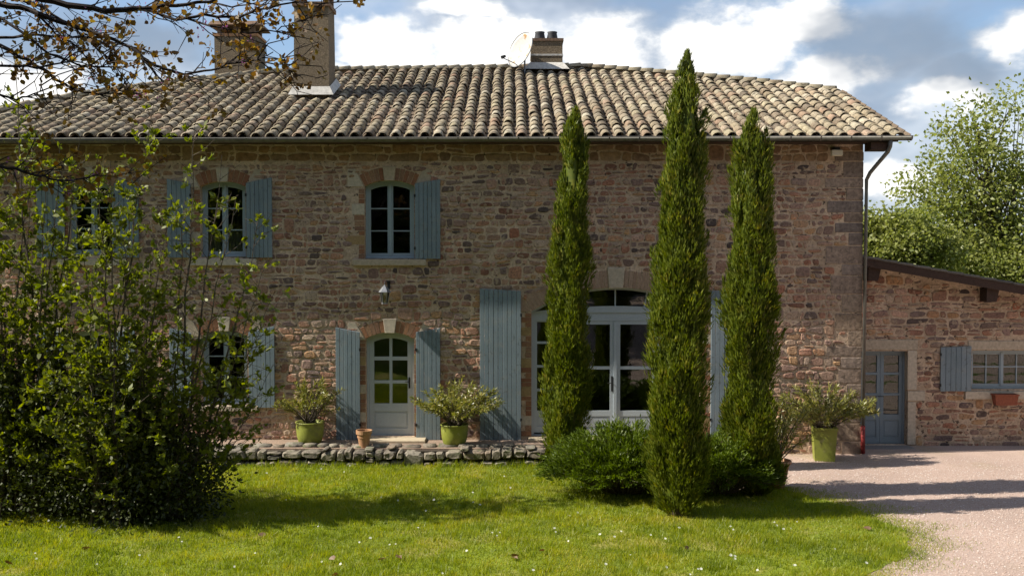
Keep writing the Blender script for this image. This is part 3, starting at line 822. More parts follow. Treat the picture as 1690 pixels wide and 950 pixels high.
def tile_geo(r0=.117, r1=.094, Ln=.47, n=7, th=.016, arc=R(156), up=True):
    V = []
    for (rr, y, dz) in ((r0, 0, .022), (r1, Ln, 0), (r0 - th, 0, .022), (r1 - th, Ln, 0)):
        for k in range(n + 1):
            t = (math.pi - arc) / 2 + arc * k / n; V.append((rr * math.cos(t), y, (rr * math.sin(t) - r0 * .22) * (1 if up else -1) + dz))
    m = n + 1; F = []
    for k in range(n):
        F += [(k, k + 1, m + k + 1, m + k), (2 * m + k + 1, 2 * m + k, k, k + 1)[::-1], (2 * m + k + 1, 2 * m + k, 3 * m + k, 3 * m + k + 1)[::-1]]
    return np.array(V), np.array(F)


TV, TF = tile_geo()
ROT = Matrix.Rotation(math.atan(SLOPE), 3, 'X')
TILES = [mesh_np('roof_tile', TV * np.array([s, 1, s2]), TF, M['tile'], False) for s, s2 in ((1, 1), (.96, 1.05), (1.05, .95))]
PITCHX = .2875; COURSE = .345 * math.cos(math.atan(SLOPE))
Vs = []; Fs = []; off = 0; cnt = 0; CV = []; CF = []; coff = 0
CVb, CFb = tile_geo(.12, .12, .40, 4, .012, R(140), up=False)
ncol = int((RX1 - -13.4) / PITCHX)
rs = random.Random(21)
# chimney footprints on the roof plan, tiles stop there
CH = []
for (x, y, wpx) in ((514, 166, 60), (385, 125, 70), (897, 121, 60)):
    p = on_roof(x, y); CH.append((p, wpx * (p.y - CAM.y) / FPX))
for c in range(ncol + 1):
    X = RX1 - .10 - c * PITCHX; ty = float(np.interp(X, TX, TYv)); wav = rs.uniform(-.01, .01)
    k = 0; ridge_w = .02 * math.sin(X * 1.3)
    while True:
        Y = EAVE_Y - .02 + k * COURSE + rs.uniform(-.022, .022) + wav
        if Y + COURSE * .45 > ty: break
        x = X + rs.uniform(-.012, .012) + .008 * math.sin(k * .9 + c); z = roofz(Y) + rs.uniform(-.004, .008) + .035 * math.sin(X * .8 + Y * .5) * min(1, k / 3)
        skip = any(abs(x - p.x) < w_ / 2 + .02 and p.y - .05 < Y + .15 < p.y + w_ for p, w_ in CH)
        rz = R(rs.uniform(-1.8, 1.8)) * (3 if rs.random() < .06 else 1); ry = R(rs.uniform(-3, 3)); Y -= rs.uniform(.02, .07) if k and rs.random() < .06 else 0
        rot = ROT @ Matrix.Rotation(rz, 3, 'Z') @ Matrix.Rotation(ry, 3, 'Y')
        if not skip:
            inframe = abs((x) / (Y - CAM.y) * FPX) < 850
            if k < 4 and inframe and cnt < 298:
                o = link('roof_tile', TILES[rs.randint(0, 2)], (x, Y, z), roof); o.rotation_euler = rot.to_euler(); cnt += 1
            else:
                W = np.array(rot); Vs.append((TV * np.array([rs.uniform(.96, 1.05), 1, rs.uniform(.93, 1.05)])) @ W.T + np.array((x, Y, z))); Fs.append(TF + off); off += len(TV)
        W = np.array(ROT); CV.append(CVb @ W.T + np.array((X + PITCHX / 2, Y, roofz(Y) + .055))); CF.append(CFb + coff); coff += len(CVb)
        k += 1
np_obj('upper_roof_tiles', np.vstack(Vs), np.vstack(Fs), M['tile'], roof, 'stuff')
np_obj('channel_tiles', np.vstack(CV), np.vstack(CF), M['channel'], roof, 'stuff')
# ridge and hip tiles
RVt, RFt = tile_geo(.125, .105, .44, 7, .018, R(170)); RM = mesh_np('ridge_tile', RVt, RFt, M['ridge'])
pl = [Vector((x, y, roofz(y) + .06)) for x, y in zip(TX, TYv)][1:-1]; pl[-1].x = RX1 - .05
acc = 0
for a, b in list(zip(pl[:-1], pl[1:])):
    L_ = (b - a).length; n = max(1, round(L_ / .34))
    for i in range(n):
        p = a.lerp(b, (i + .9) / n); d = (a - b).normalized()
        o = link('ridge_tile', RM, p, roof); o.rotation_euler = d.to_track_quat('Y', 'Z').to_euler()
m = MB(); m.tube([p - Vector((0, -.05, .05)) for p in pl], .1, 8); m.build('ridge_mortar', M['ridge'], roof)
# soffit boards, rafters, gutter, downpipe
m = MB(); m.box(HX0 - .3, HX1 + .45, EAVE_Y + .10, -.004, EAVE_Z - .10, EAVE_Z - .075); m.build('soffit', M['wood'], house)
m = MB(); p = at(1450, 244, -.3); m.box(HX1 + .01, HX1 + .42, -.42, -.05, EAVE_Z - .26, EAVE_Z - .105); m.build('purlin_end', M['wood'], house)
GXL, GXR = -13.4, at(1505, 230, EAVE_Y - .05).x
gzl = EAVE_Z - .10


def gutter(x0, x1, yc, z0, z1, r, parent, mat):
    V = []; n = 8; th = .006
    for (x, z) in ((x0, z0), (x1, z1)):
        for rr in (r, r - th):
            for k in range(n + 1):
                t = math.pi + math.pi * k / n; V.append((x, yc + rr * math.cos(t), z + rr * math.sin(t)))
    m_ = n + 1; F = []
    for k in range(n): F += [(k, k + 1, 2 * m_ + k + 1, 2 * m_ + k), (m_ + k, 3 * m_ + k, 3 * m_ + k + 1, m_ + k + 1)]
    F += [(0, 2 * m_, 3 * m_, m_), (n, m_ + n, 3 * m_ + n, 2 * m_ + n), tuple(range(0, m_)), tuple(range(2 * m_, 3 * m_))[::-1]]
    m = MB(); m.add(V, F); return m.build('gutter', mat, parent, smooth=True)


gt = gutter(GXL, GXR, EAVE_Y - .035, gzl + .035, gzl + .105, .085, house, M['zinc'])
m = MB(); m.tube([(GXL, EAVE_Y - .12, gzl + .037), (GXR, EAVE_Y - .12, gzl + .107)], .011, 6); m.build('gutter_bead', M['zinc'], gt)
x = GXL + .5
while x < GXR:
    f = (x - GXL) / (GXR - GXL); zz = gzl + .035 + .07 * f
    m = MB(); V = []
    for k in range(7):
        t = math.pi + math.pi * k / 6
        for xx in (x, x + .03): V.append((xx, EAVE_Y - .035 + .089 * math.cos(t), zz + .089 * math.sin(t)))
    m.add(V, [(2 * k, 2 * k + 1, 2 * k + 3, 2 * k + 2) for k in range(6)]); m.build('gutter_bracket', M['zinc'], gt); x += .62
zc = gzl
px = HX1 + .055
m = MB(); m.tube([(px + .33, EAVE_Y - .035, zc + .02), (px + .33, EAVE_Y - .02, zc - .10), (px + .30, EAVE_Y + .02, zc - .20), (px + .06, -.10, zc - .60), (px, -.06, zc - .75), (px, -.06, zc - 1.0), (px - .02, -.06, .25)], [.05, .042, .042, .042, .038, .034, .034], 10)
m.build('downpipe', M['zinc'], house, smooth=True)
m = MB(); m.tube([(px - .02, -.06, .255), (px - .02, -.06, GZ + .02)], .045, 10); tag(m.build('downpipe_foot', M['red'], house, smooth=True), 'red painted cast foot of the downpipe')


# ---- chimneys
def frustum(m, cx, cy, z0, z1, w0, w1, d0, d1):
    V = [(cx - w0, cy - d0, z0), (cx + w0, cy - d0, z0), (cx + w0, cy + d0, z0), (cx - w0, cy + d0, z0), (cx - w1, cy - d1, z1), (cx + w1, cy - d1, z1), (cx + w1, cy + d1, z1), (cx - w1, cy + d1, z1)]
    m.add(V, [(0, 3, 2, 1), (4, 5, 6, 7), (0, 1, 5, 4), (1, 2, 6, 5), (2, 3, 7, 6), (3, 0, 4, 7)])


# tall chimney on the front slope
p = on_roof(514, 163); yf = p.y; s_ = (yf - CAM.y) / FPX; w2 = 29 * s_; cy = yf + w2; zt = at(514, 10, yf).z
m = MB(); frustum(m, p.x, cy, roofz(yf) - .2, zt, w2 * 1.02, w2 * .96, w2, w2 * .95); c = m.build('chimney', M['render'], house)
m = MB(); frustum(m, p.x, cy, zt + .002, zt + .10, w2 * 1.06, w2 * 1.06, w2 * 1.05, w2 * 1.05); frustum(m, p.x, cy, zt + .45, zt + .53, w2 * 1.1, w2 * 1.1, w2 * 1.1, w2 * 1.1)
for sx in (-.8, .8):
    for sy in (-.8, .8): m.box(p.x + sx * w2 - .06, p.x + sx * w2 + .06, cy + sy * w2 - .06, cy + sy * w2 + .06, zt + .1, zt + .45)
m.build('chimney_cap', M['cap'], c)
m = MB(); V = []
for (dx, dy, dz) in ((1.28, 1.22, .02), (1.05, 1.04, .30)):
    for sx, sy in ((-1, -1), (1, -1), (1, 1), (-1, 1)):
        yy = cy + sy * w2 * dy; V.append((p.x + sx * w2 * dx, yy, roofz(yy) + dz + (.10 if dz < .1 else .0)))
m.add(V, [(0, 1, 5, 4), (1, 2, 6, 5), (2, 3, 7, 6), (3, 0, 4, 7)]); m.build('flashing', M['flash'], c)
# squat chimney behind the ridge
p = on_roof(385, 126); yf = p.y + .25; s_ = (yf - CAM.y) / FPX; w2 = 35 * s_; d2 = w2 * .75; cy = yf + d2
zt = at(385, 60, yf).z; z0 = at(385, 135, yf).z - .9
m = MB(); frustum(m, p.x, cy, z0, zt, w2, w2, d2, d2); c = m.build('chimney', M['render'], house)
m = MB(); frustum(m, p.x, cy, zt + .002, zt + .07, w2 * 1.06, w2 * 1.06, d2 * 1.06, d2 * 1.06); m.build('brick_course', M['terracotta'], c)
m = MB()
for sx in (-.75, 0, .75):
    for sy in (-.8, .8): m.box(p.x + sx * w2 - .07, p.x + sx * w2 + .07, cy + sy * d2 - .07, cy + sy * d2 + .07, zt + .07, zt + .29)
m.build('cap_support', M['cap'], c)
m = MB(); frustum(m, p.x, cy, zt + .292, zt + .40, w2 * 1.24, w2 * 1.12, d2 * 1.25, d2 * 1.1); m.build('chimney_cap', M['cap'], c)
# ridge chimney with two dark pots
p = on_roof(900, 119); yf = p.y; s_ = (yf - CAM.y) / FPX; w2 = 26 * s_; d2 = w2 * .8; cy = yf + d2; X = (902 - 845) * s_
zt = at(900, 68, yf).z; zm = at(900, 91, yf).z
m = MB(); frustum(m, X, cy, roofz(yf) - .3, zt, w2, w2, d2, d2); c = m.build('chimney', M['render'], house)
m = MB(); frustum(m, X, cy, zm - .02, zm + .03, w2 * 1.03, w2 * 1.03, d2 * 1.03, d2 * 1.03); m.build('zinc_band', M['flash'], c)
m = MB(); frustum(m, X, cy, zt + .002, zt + .075, w2 * 1.06, w2 * 1.06, d2 * 1.06, d2 * 1.06); m.build('chimney_cap', M['cap'], c)
for sx in (-.42, .38):
    m = MB(); m.lathe([(.15, 0), (.155, .05), (.125, .20), (.14, .24), (.115, .24), (.11, .05)], (X + sx * w2, cy, zt + .078), 16); m.build('chimney_pot', M['pot_dark'], c, smooth=True)
m = MB(); V = []
for (dx, dz) in ((1.42, .10), (1.04, .30)):
    for sx, sy in ((-1, -1), (1, -1), (1, 1), (-1, 1)): V.append((X + sx * w2 * dx - (.1 * w2 if dz < .2 and sx < 0 else 0), cy + sy * d2 * dx, roofz(yf) + dz - .04))
m.add(V, [(0, 1, 5, 4), (1, 2, 6, 5), (2, 3, 7, 6), (3, 0, 4, 7)]); m.build('flashing', M['flash'], c)

# ---- satellite dish
dy = yf - .35; dc = at(860, 83, dy); dish = empty('satellite_dish', at(862, 113, dy), 'white satellite dish with rust stains beside the ridge chimney', 'satellite dish')
nrm = Vector((-.72, -.62, .30)).normalized(); q = nrm.to_track_quat('Z', 'Y')
m = MB(); V = []; F = []; nr, ns = 6, 28; rad = .50
for sgn in (0, 1):
    for i in range(nr + 1):
        for k in range(ns):
            a_ = 2 * math.pi * k / ns; rr = rad * i / nr; V.append(dc + q @ Vector((rr * math.cos(a_) * .92, rr * math.sin(a_), .09 * (i / nr) ** 2 - .05 - .012 * sgn)))
for sgn in (0, 1):
    o_ = sgn * (nr + 1) * ns
    for i in range(nr):
        for k in range(ns):
            f = (o_ + i * ns + k, o_ + i * ns + (k + 1) % ns, o_ + (i + 1) * ns + (k + 1) % ns, o_ + (i + 1) * ns + k); F.append(f if sgn == 0 else f[::-1])
e = nr * ns
for k in range(ns): F.append((e + k, e + (k + 1) % ns, e + (nr + 1) * ns + (k + 1) % ns, e + (nr + 1) * ns + k))
m.add(V, F); m.build('reflector', M['dish'], dish, smooth=True)
m = MB(); m.tube([dc + q @ Vector((rad * .92 * math.cos(2 * math.pi * k / 28), rad * math.sin(2 * math.pi * k / 28), .036)) for k in range(29)], .012, 5); m.build('rim', M['lamp_metal'], dish)
tip = at(828, 95, dy - .35); m = MB(); m.tube([dc + q @ Vector((0, -.42, .0)) + Vector((0, 0, -.02)), dc + Vector((-.2, -.2, -.38)), tip], .013, 6); m.build('feed_arm', M['lamp_metal'], dish)
m = MB(); m.tube([tip, tip + (dc - tip).normalized() * .12], [.045, .035], 10); m.build('feed_horn', M['iron'], dish)
m = MB(); b = at(866, 118, dy + .1); m.tube([dc - nrm * .06, dc - nrm * .2 + Vector((0, 0, -.1)), (b.x, b.y, dc.z - .2), (b.x, b.y, roofz(b.y))], .025, 8); m.build('mast', M['lamp_metal'], dish)

# ---- wall lantern and flood light
lp = at(635, 484, -.22); lan = empty('wall_lantern', at(641, 470, 0), 'small grey metal wall lantern above the front door', 'lantern')
m = MB(); m.lathe([(.012, .20), (.03, .17), (.05, .155), (.125, .06), (.13, .045), (.10, .045)], (lp.x, lp.y, lp.z - .02), 6); m.build('lantern_roof', M['lamp_metal'], lan)
m = MB(); m.lathe([(.062, -.17), (.098, .038)], (lp.x, lp.y, lp.z - .02), 6); m.build('lantern_glass', M['glass'], lan)
m = MB()
for k in range(6):
    a_ = 2 * math.pi * k / 6; m.tube([(lp.x + .064 * math.cos(a_), lp.y + .064 * math.sin(a_), lp.z - .19), (lp.x + .10 * math.cos(a_), lp.y + .10 * math.sin(a_), lp.z + .022)], .007, 4)
m.lathe([(.07, -.20), (.07, -.172)], (lp.x, lp.y, lp.z - .02), 6); m.build('lantern_cage', M['lamp_metal'], lan)
m = MB(); m.tube([(lp.x, lp.y, lp.z + .17), (lp.x, lp.y + .02, lp.z + .24), (lp.x + .03, -.10, lp.z + .26), (lp.x + .06, -.01, lp.z + .18)], .012, 6); m.box(lp.x + .03, lp.x + .09, -.026, -.012, lp.z + .08, lp.z + .26); m.build('bracket', M['iron'], lan)
fp = at(1381, 252, -.2); fl = empty('flood_light', at(1381, 243, -.02), 'small cream flood light under the eaves near the house corner', 'light')
m = MB(); m.box(fp.x - .11, fp.x + .11, fp.y - .05, fp.y + .05, fp.z - .07, fp.z + .06, .015); m.build('lamp_housing', M['white_plastic'], fl)
m = MB(); m.box(fp.x - .05, fp.x + .07, fp.y + .0, -.016, fp.z + .062, fp.z + .12); m.build('bracket', M['iron'], fl)

# ------------------------------------------------------------------ annexe
AY = 0.95
annexe = empty('stone_annexe', (10, AY, GZ), 'low stone annexe with sloping roof joined to the right of the farmhouse', 'annexe')


def AP(x, y, Y=AY): return at(x, y, Y)


AX0 = HX1 - .003 + .004; AX1 = 13.2
zl = AP(1425, 434).z; zr_ = zl + (AP(1690, 486).z - zl) * (AX1 - AX0) / (AP(1690, 486).x - AX0)
dA = (AP(1419, 579), AP(1497, 734)); wA = (AP(1604, 578), AP(1712, 642))
hd = [(max(dA[0].x, AX0 + .012), dA[1].z), (dA[1].x, dA[1].z), (dA[1].x, dA[0].z), (max(dA[0].x, AX0 + .012), dA[0].z)]
hw = [(wA[0].x, wA[1].z), (wA[1].x, wA[1].z), (wA[1].x, wA[0].z), (wA[0].x, wA[0].z)]
m = MB(); plate(m, [(AX0, GZ - .3), (AX1, GZ - .3), (AX1, zr_), (AX0, zl)], [hd, hw], AY, AY + .45); awall = m.build('front_wall', M['mortar'], annexe)
m = MB(); m.box(AX1 - .4, AX1, AY + .453, 7, GZ - .3, zr_ - .02); m.box(AX0, AX1 - .402, 6.6, 7, GZ - .3, zr_ - .02); m.build('rear_walls', M['mortar'], annexe)
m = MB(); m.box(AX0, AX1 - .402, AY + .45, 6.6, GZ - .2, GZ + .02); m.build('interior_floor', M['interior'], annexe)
AE = [[(p[0] - .02, p[1]) for p in hd], hw]
for (xa, xb, ya, yb, nm) in ((1414, 1514, 560, 577, 'lintel'), (1598, 1725, 562, 577, 'lintel'), (1592, 1725, 645, 658, 'window_sill'), (1498, 1512, 578, 643, 'jamb_stone'), (1498, 1526, 645, 661, 'jamb_stone'), (1498, 1510, 663, 733, 'jamb_stone')):
    a = AP(xa, ya); b = AP(xb, yb); x0 = max(a.x, AX0 + .004); pr = .05 if nm == 'window_sill' else .02
    m = MB(); m.box(x0, b.x, AY - pr, AY + .2, b.z, a.z, .008); m.build(nm, M['pale'], awall)
    AE.append([(x0 - .01, b.z - .01), (b.x + .01, b.z - .01), (b.x + .01, a.z + .01), (x0 - .01, a.z + .01)])
a = AP(1545, 572); b = AP(1600, 645)
st = rubble(AX0, AX1, GZ - .05, zl, (.09, .18), (.16, .42), .036, AE, 12)
lim = lambda q: all(z < zl + (zr_ - zl) * (x - AX0) / (AX1 - AX0) - .05 for x, z in q)
st = [s for s in st if lim(s[1])]
masonry(st, AY, awall, M['stone'], 300, lambda p: p[0] < 11.4, (.004, .024))


class Rect:
    def __init__(s, x0, x1, z0, z1): s.x0, s.x1, s.zb, s.zs, s.zc, s.xc = x0, x1, z0, z1, z1, (x0 + x1) / 2

    def top(s, x, inset=0.0): return s.zc - inset

    def cell(s, xa, xb, za, zb=None, inset=0.0, n=8): return [(xa, za), (xb, za), (xb, zb if zb is not None else s.zc - inset), (xa, zb if zb is not None else s.zc - inset)]

    def poly(s, inset=0.0, n=8): return s.cell(s.x0 + inset, s.x1 - inset, s.zb + inset, None, inset)


ra = Rect(hw[0][0], hw[1][0], hw[0][1], hw[2][1]); window(ra, 2, 'frame', annexe, AY + .14, cols=4, stile=.045)
rd = Rect(hd[0][0], hd[1][0], hd[0][1], hd[2][1]); ZY = lambda y: at(1460, y, AY + .2).z
m = MB(); plate(m, rd.poly(.002), [rd.cell(rd.x0 + .04, rd.x1 - .05, rd.zb + .01, None, .05)], AY + .16, AY + .24); w = m.build('annexe_door', M['annexe_paint'], annexe)
mid = (rd.x0 + rd.x1) / 2 - .01
for (p, q) in ((rd.x0 + .043, mid - .003), (mid + .003, rd.x1 - .053)):
    glazed_leaf(w, rd, p, q, rd.zb + .014, rd.zc - .052, [(ZY(683), ZY(652)), (ZY(648), ZY(618)), (ZY(614), ZY(586))], 'annexe_paint', AY + .175, ZY(692), stile=.075, bar=.02)
m = MB(); m.tube([(mid - .04, AY + .17, ZY(653)), (mid - .04, AY + .13, ZY(653)), (mid + .06, AY + .125, ZY(653))], .01, 6); m.build('door_handle', M['iron'], w)
shutter(1551, 1602, 573, 571, 645, 6, annexe, AY - .03)
a = AP(1412, 734, AY - .1); b = AP(1512, 740, AY - .4); m = MB(); m.box(AX0 + .01, b.x, AY - .42, AY + .15, GZ - .1, rd.zb - .004, .01); m.build('door_step', pm('grey_step', [(.22, .2, .19)] * 2, .9, 14, .2, .3), annexe)
# sloping verge: barge board, purlin ends, verge tiles, roof slab
sl_ = (zr_ - zl) / (AX1 - AX0)
def vz(x): return zl + sl_ * (x - AX0)
m = MB(); m.prism([(AX0 + .002, vz(AX0) - .02), (AX1 + .5, vz(AX1 + .5) - .02), (AX1 + .5, vz(AX1 + .5) + .17), (AX0 + .002, vz(AX0) + .17)], AY - .40, AY - .36); m.build('barge_board', M['wood'], annexe)
m = MB(); m.prism([(AX0 + .002, vz(AX0) + .002), (AX1 + .5, vz(AX1 + .5) + .002), (AX1 + .5, vz(AX1 + .5) + .15), (AX0 + .002, vz(AX0) + .15)], AY - .357, 7.2); ar = m.build('roof', M['wood'], annexe)
for xx in (1434, 1627):
    c_ = AP(xx, 450); m = MB(); z_ = vz(c_.x); m.prism([(max(c_.x - .13, AX0 + .01), z_ - .30), (c_.x + .08, z_ - .30), (c_.x + .15, z_ - .006), (max(c_.x - .13, AX0 + .01), z_ - .006)], AY - .33, AY + .1); m.build('purlin_end', M['wood'], annexe)
x = AX0 + .25; d = Vector((1, 0, sl_)).normalized()
VT = mesh_np('verge_tile', RVt * np.array((1, 1, .55)), RFt, M['channel'])
while x < AX1 + .5:
    for j in range(6):
        o = link('verge_tile' if j == 0 else 'roof_tile', VT, (x, AY - .30 + j * .29, vz(x) + .16), ar); o.rotation_euler = (-d).to_track_quat('Y', 'Z').to_euler()
    x += .36

# window box on the annexe sill
wb0 = AP(1637, 649, AY - .09); wb1 = AP(1675, 667, AY - .09)
wb = empty('window_box', ((wb0.x + wb1.x) / 2, AY - .09, wb1.z), 'red terracotta window box hanging at the annexe window sill', 'window box')
m = MB(); cx = (wb0.x + wb1.x) / 2; hw_ = (wb1.x - wb0.x) / 2
V = []
for (z_, k, dd) in ((wb1.z, .88, .07), (wb0.z - .03, 1, .09), (wb0.z - .03, 1.06, .10), (wb0.z, 1.06, .10), (wb0.z, .95, .08), (wb0.z - .04, .93, .075)):
    for sx, sy in ((-1, -1), (1, -1), (1, 1), (-1, 1)): V.append((cx + sx * hw_ * k, AY - .16 + sy * dd, z_))
F = [(3, 2, 1, 0)] + [(i * 4 + j, i * 4 + (j + 1) % 4, i * 4 + 4 + (j + 1) % 4, i * 4 + 4 + j) for i in range(5) for j in range(4)] + [(20, 21, 22, 23)]
m.add(V, F); m.build('trough', M['terracotta_red'], wb)
m = MB(); m.box(cx - hw_ * .9, cx + hw_ * .9, AY - .22, AY - .10, wb0.z - .05, wb0.z - .02); m.build('soil', M['soil'], wb)

# ------------------------------------------------------------------ terrace and its dry stone wall
TZ = -.055; TYF = -1.22; TX1 = 4.05
m = MB(); m.box(-16, TX1 - .1, TYF + .25, -.006, GZ - .2, TZ)
t = m.build('terrace', M['terrace'], None); t['kind'] = 'structure'
# unit stone: cube with a grid of 2x2 per face, pulled towards a ball
def unit_stone():
    idx = {}; V = []; F = []
    def vid(p):
        if p not in idx: idx[p] = len(V); V.append(p)
        return idx[p]
    for ax in range(3):
        for s in (-1, 1):
            for i in (-1, 0):
                for j in (-1, 0):
                    q = []
                    for (u, v) in ((i, j), (i + 1, j), (i + 1, j + 1), (i, j + 1)):
                        p = [0, 0, 0]; p[ax] = s; p[(ax + 1) % 3] = u; p[(ax + 2) % 3] = v; q.append(vid(tuple(p)))
                    F.append(q if s > 0 else q[::-1])
    V = np.array(V, float); n = V / np.linalg.norm(V, axis=1, keepdims=True)
    return V * .70 + n * .36, np.array(F)


USV, USF = unit_stone()
dsw = empty('dry_stone_wall', (-3, TYF, GZ), 'low mossy dry stone retaining wall between lawn and terrace', 'wall')
m = MB(); m.box(-16, TX1 - .05, TYF + .12, TYF + .26, GZ - .2, TZ - .03); m.build('wall_core', M['earth'], dsw)
rs = random.Random(8); RN = np.random.RandomState(4)
far_ = MB()
for (a_, q) in rubble(-15.8, TX1, GZ - .08, TZ + .045, (.15, .21), (.2, .40), .022, [], 17):
    n = len(q); cx = sum(p[0] for p in q) / n; cz = sum(p[1] for p in q) / n; pr = rs.uniform(.0, .07); up = rs.uniform(-.01, .035) if cz > GZ + .15 else 0
    V = [(x, TYF + .34, z + up) for x, z in q] + [(x + rs.uniform(-.008, .008), TYF + .05 - pr * .5, z + up + rs.uniform(-.01, .01)) for x, z in q] + [(cx + (x - cx) * rs.uniform(.66, .84), TYF - pr * rs.uniform(.6, 1.2), cz + up + (z - cz) * rs.uniform(.6, .8)) for x, z in q]
    F = [tuple(range(n))[::-1]]
    for k in range(2):
        for jj in range(n): F.append((k * n + jj, k * n + (jj + 1) % n, (k + 1) * n + (jj + 1) % n, (k + 1) * n + jj))
    F.append(tuple(range(2 * n, 3 * n)))
    if cx > -9.7: mm = MB(); mm.add(V, F); mm.build('stone', M['drystone'], dsw)
    else: far_.add(V, F)
far_.build('further_stones', M['drystone'], dsw, kind='stuff')
# second run of capping stones lying behind the front edge, flush with the gravel
x = -9.6
while x < TX1 - .2:
    wd = rs.uniform(.18, .42); V = USV * (1 + RN.normal(0, .08, (len(USV), 1)))
    V = V * np.array((wd * .5, .13, .05)) + np.array((x + wd / 2, TYF + .47 + rs.uniform(-.05, .05), TZ + rs.uniform(-.02, .012)))
    np_obj('cap_stone', V, USF, M['drystone'], dsw, smooth=True); x += wd * 1.1

# ------------------------------------------------------------------ pots
def oleander(parent, c, z, rx, rz, n, stems, seed, lean=(0, 0), bare=.3, lf=.12):
    """stems from the pot mouth carrying whorls of narrow leaves"""
    rs = np.random.RandomState(seed); m = MB(); P = []; D = []
    for i in range(stems):
        a = rs.uniform(0, 2 * math.pi); f = math.sqrt(rs.uniform(.05, 1)); tip = Vector((c[0] + lean[0] + math.cos(a) * f * rx, c[1] + math.sin(a) * f * rx * .8, z + rz * (1.0 - .42 * f * f) * rs.uniform(.5, 1.04)))
        b = Vector((c[0] + rs.uniform(-.08, .08), c[1] + rs.uniform(-.08, .08), z)); mid = b.lerp(tip, .5) + Vector((rs.uniform(-.04, .04), rs.uniform(-.04, .04), .08))
        pts = [b, mid, tip]; m.tube([b, b.lerp(mid, .5), mid, mid.lerp(tip, .5), tip], [.011, .01, .008, .006, .004], 5)
        k = n // stems
        for j in range(k):
            t = bare + (1 - bare) * rs.uniform(0, 1) ** .7; p = b.lerp(mid, t * 2) if t < .5 else mid.lerp(tip, t * 2 - 1)
            d = (tip - mid).normalized() * .7 + Vector(rs.normal(size=3)) * .6; P.append(p); D.append(d)
    m.build('stems', M['bark'], parent)
    V, F = kites(np.array(P), np.array(D), rs.uniform(lf * .6, lf * 1.1, len(P)), rs.uniform(.013, .023, len(P)), .08, rs)
    np_obj('foliage', V, F, M['oleander'], parent)


def pot_round(xp, yb, wpx, hpx, label, seed, rx, rz, leaves, stems, lean=(0, 0), bare=.3):
    p = on_ground(xp, yb, TZ); s = (p.y - CAM.y) / FPX; r = wpx * s / 2; h = hpx * s; p.y += r * .8
    e = empty('potted_oleander', (p.x, p.y, TZ), label, 'potted plant')
    m = MB(); m.lathe([(r * .74, 0), (r * .80, .02), (r * .93, h * .35), (r * .99, h * .75), (r * .97, h * .93), (r * 1.03, h * .96), (r * 1.03, h), (r * .93, h), (r * .9, h * .85)], (p.x, p.y, TZ + .002), 28); m.build('pot', M['green_glaze'], e, smooth=True)
    m = MB(); m.lathe([(r * .89, h * .80), (r * .89, h * .86)], (p.x, p.y, TZ), 20); m.build('soil', M['soil'], e)
    oleander(e, (p.x, p.y), TZ + h * .85, rx, rz, leaves, stems, seed, lean, bare)


pot_round(508, 734, 47, 36, 'round lime green pot with a sparse oleander left of the front door', 3, .78, 1.08, 2000, 40, (.0, 0), .35)
pot_round(749, 737, 46, 35, 'round lime green pot with a bushy oleander right of the front door', 5, 1.0, 1.02, 4600, 75, (.06, 0), .3)
p = on_ground(599, 740, TZ); s = (p.y - CAM.y) / FPX; r = 12.5 * s
e = empty('terracotta_pot', (p.x, p.y + r, TZ), 'small empty terracotta flower pot on the terrace edge', 'flower pot')
m = MB(); m.lathe([(r * .62, 0), (r * .92, .27), (r * 1.06, .275), (r * 1.08, .35), (r * .95, .35), (r * .9, .2)], (p.x, p.y + r, TZ + .002), 24); m.build('pot', M['terracotta'], e, smooth=False)
m = MB(); m.lathe([(r * .86, .24), (r * .86, .27)], (p.x, p.y + r, TZ), 18); m.build('soil', M['soil'], e)
# square planter
p = on_ground(1366, 762, GZ); s = (p.y - CAM.y) / FPX; p.y += .25; hw_ = 19 * s; h = 56 * s; rz_ = R(-11)
e = empty('square_planter', (p.x, p.y, GZ), 'tall square lime green planter with oleander at the house corner', 'potted plant')
m = MB(); V = []
for (k, z_) in ((.84, 0), (1.0, h - .05), (1.06, h - .05), (1.06, h), (.92, h), (.9, h - .1)):
    for sx, sy in ((-1, -1), (1, -1), (1, 1), (-1, 1)):
        x_, y_ = sx * hw_ * k, sy * hw_ * k; V.append((p.x + x_ * math.cos(rz_) - y_ * math.sin(rz_), p.y + x_ * math.sin(rz_) + y_ * math.cos(rz_), GZ + z_))
m.add(V, [(3, 2, 1, 0)] + [(i * 4 + j, i * 4 + (j + 1) % 4, i * 4 + 4 + (j + 1) % 4, i * 4 + 4 + j) for i in range(5) for j in range(4)]); m.build('pot', M['green_glaze'], e)
m = MB(); m.lathe([(hw_ * .8, h - .12), (hw_ * .8, h - .09)], (p.x, p.y, GZ), 4); m.build('soil', M['soil'], e)
oleander(e, (p.x, p.y), GZ + h - .08, 1.15, 1.0, 4300, 75, 9, (.02, 0), .3, .14)
# terracotta urn behind the right cypress
p = on_ground(1284, 808, GZ); s = (p.y - CAM.y) / FPX; r = 24 * s; p.y += r * .7
e = empty('terracotta_urn', (p.x, p.y, GZ), 'tall tapered terracotta pot with oleander half hidden behind a cypress', 'potted plant')
m = MB(); m.lathe([(r * .62, 0), (r * .95, .42), (r * 1.02, .43), (r * 1.1, .46), (r * 1.1, .50), (r * .96, .50), (r * .9, .40)], (p.x, p.y, GZ + .002), 26); m.build('pot', M['terracotta'], e, smooth=True)
m = MB(); m.lathe([(r * .88, .40), (r * .88, .44)], (p.x, p.y, GZ), 20); m.build('soil', M['soil'], e)
oleander(e, (p.x, p.y), GZ + .42, .60, 1.35, 900, 22, 13, (.12, 0), .25, .14)


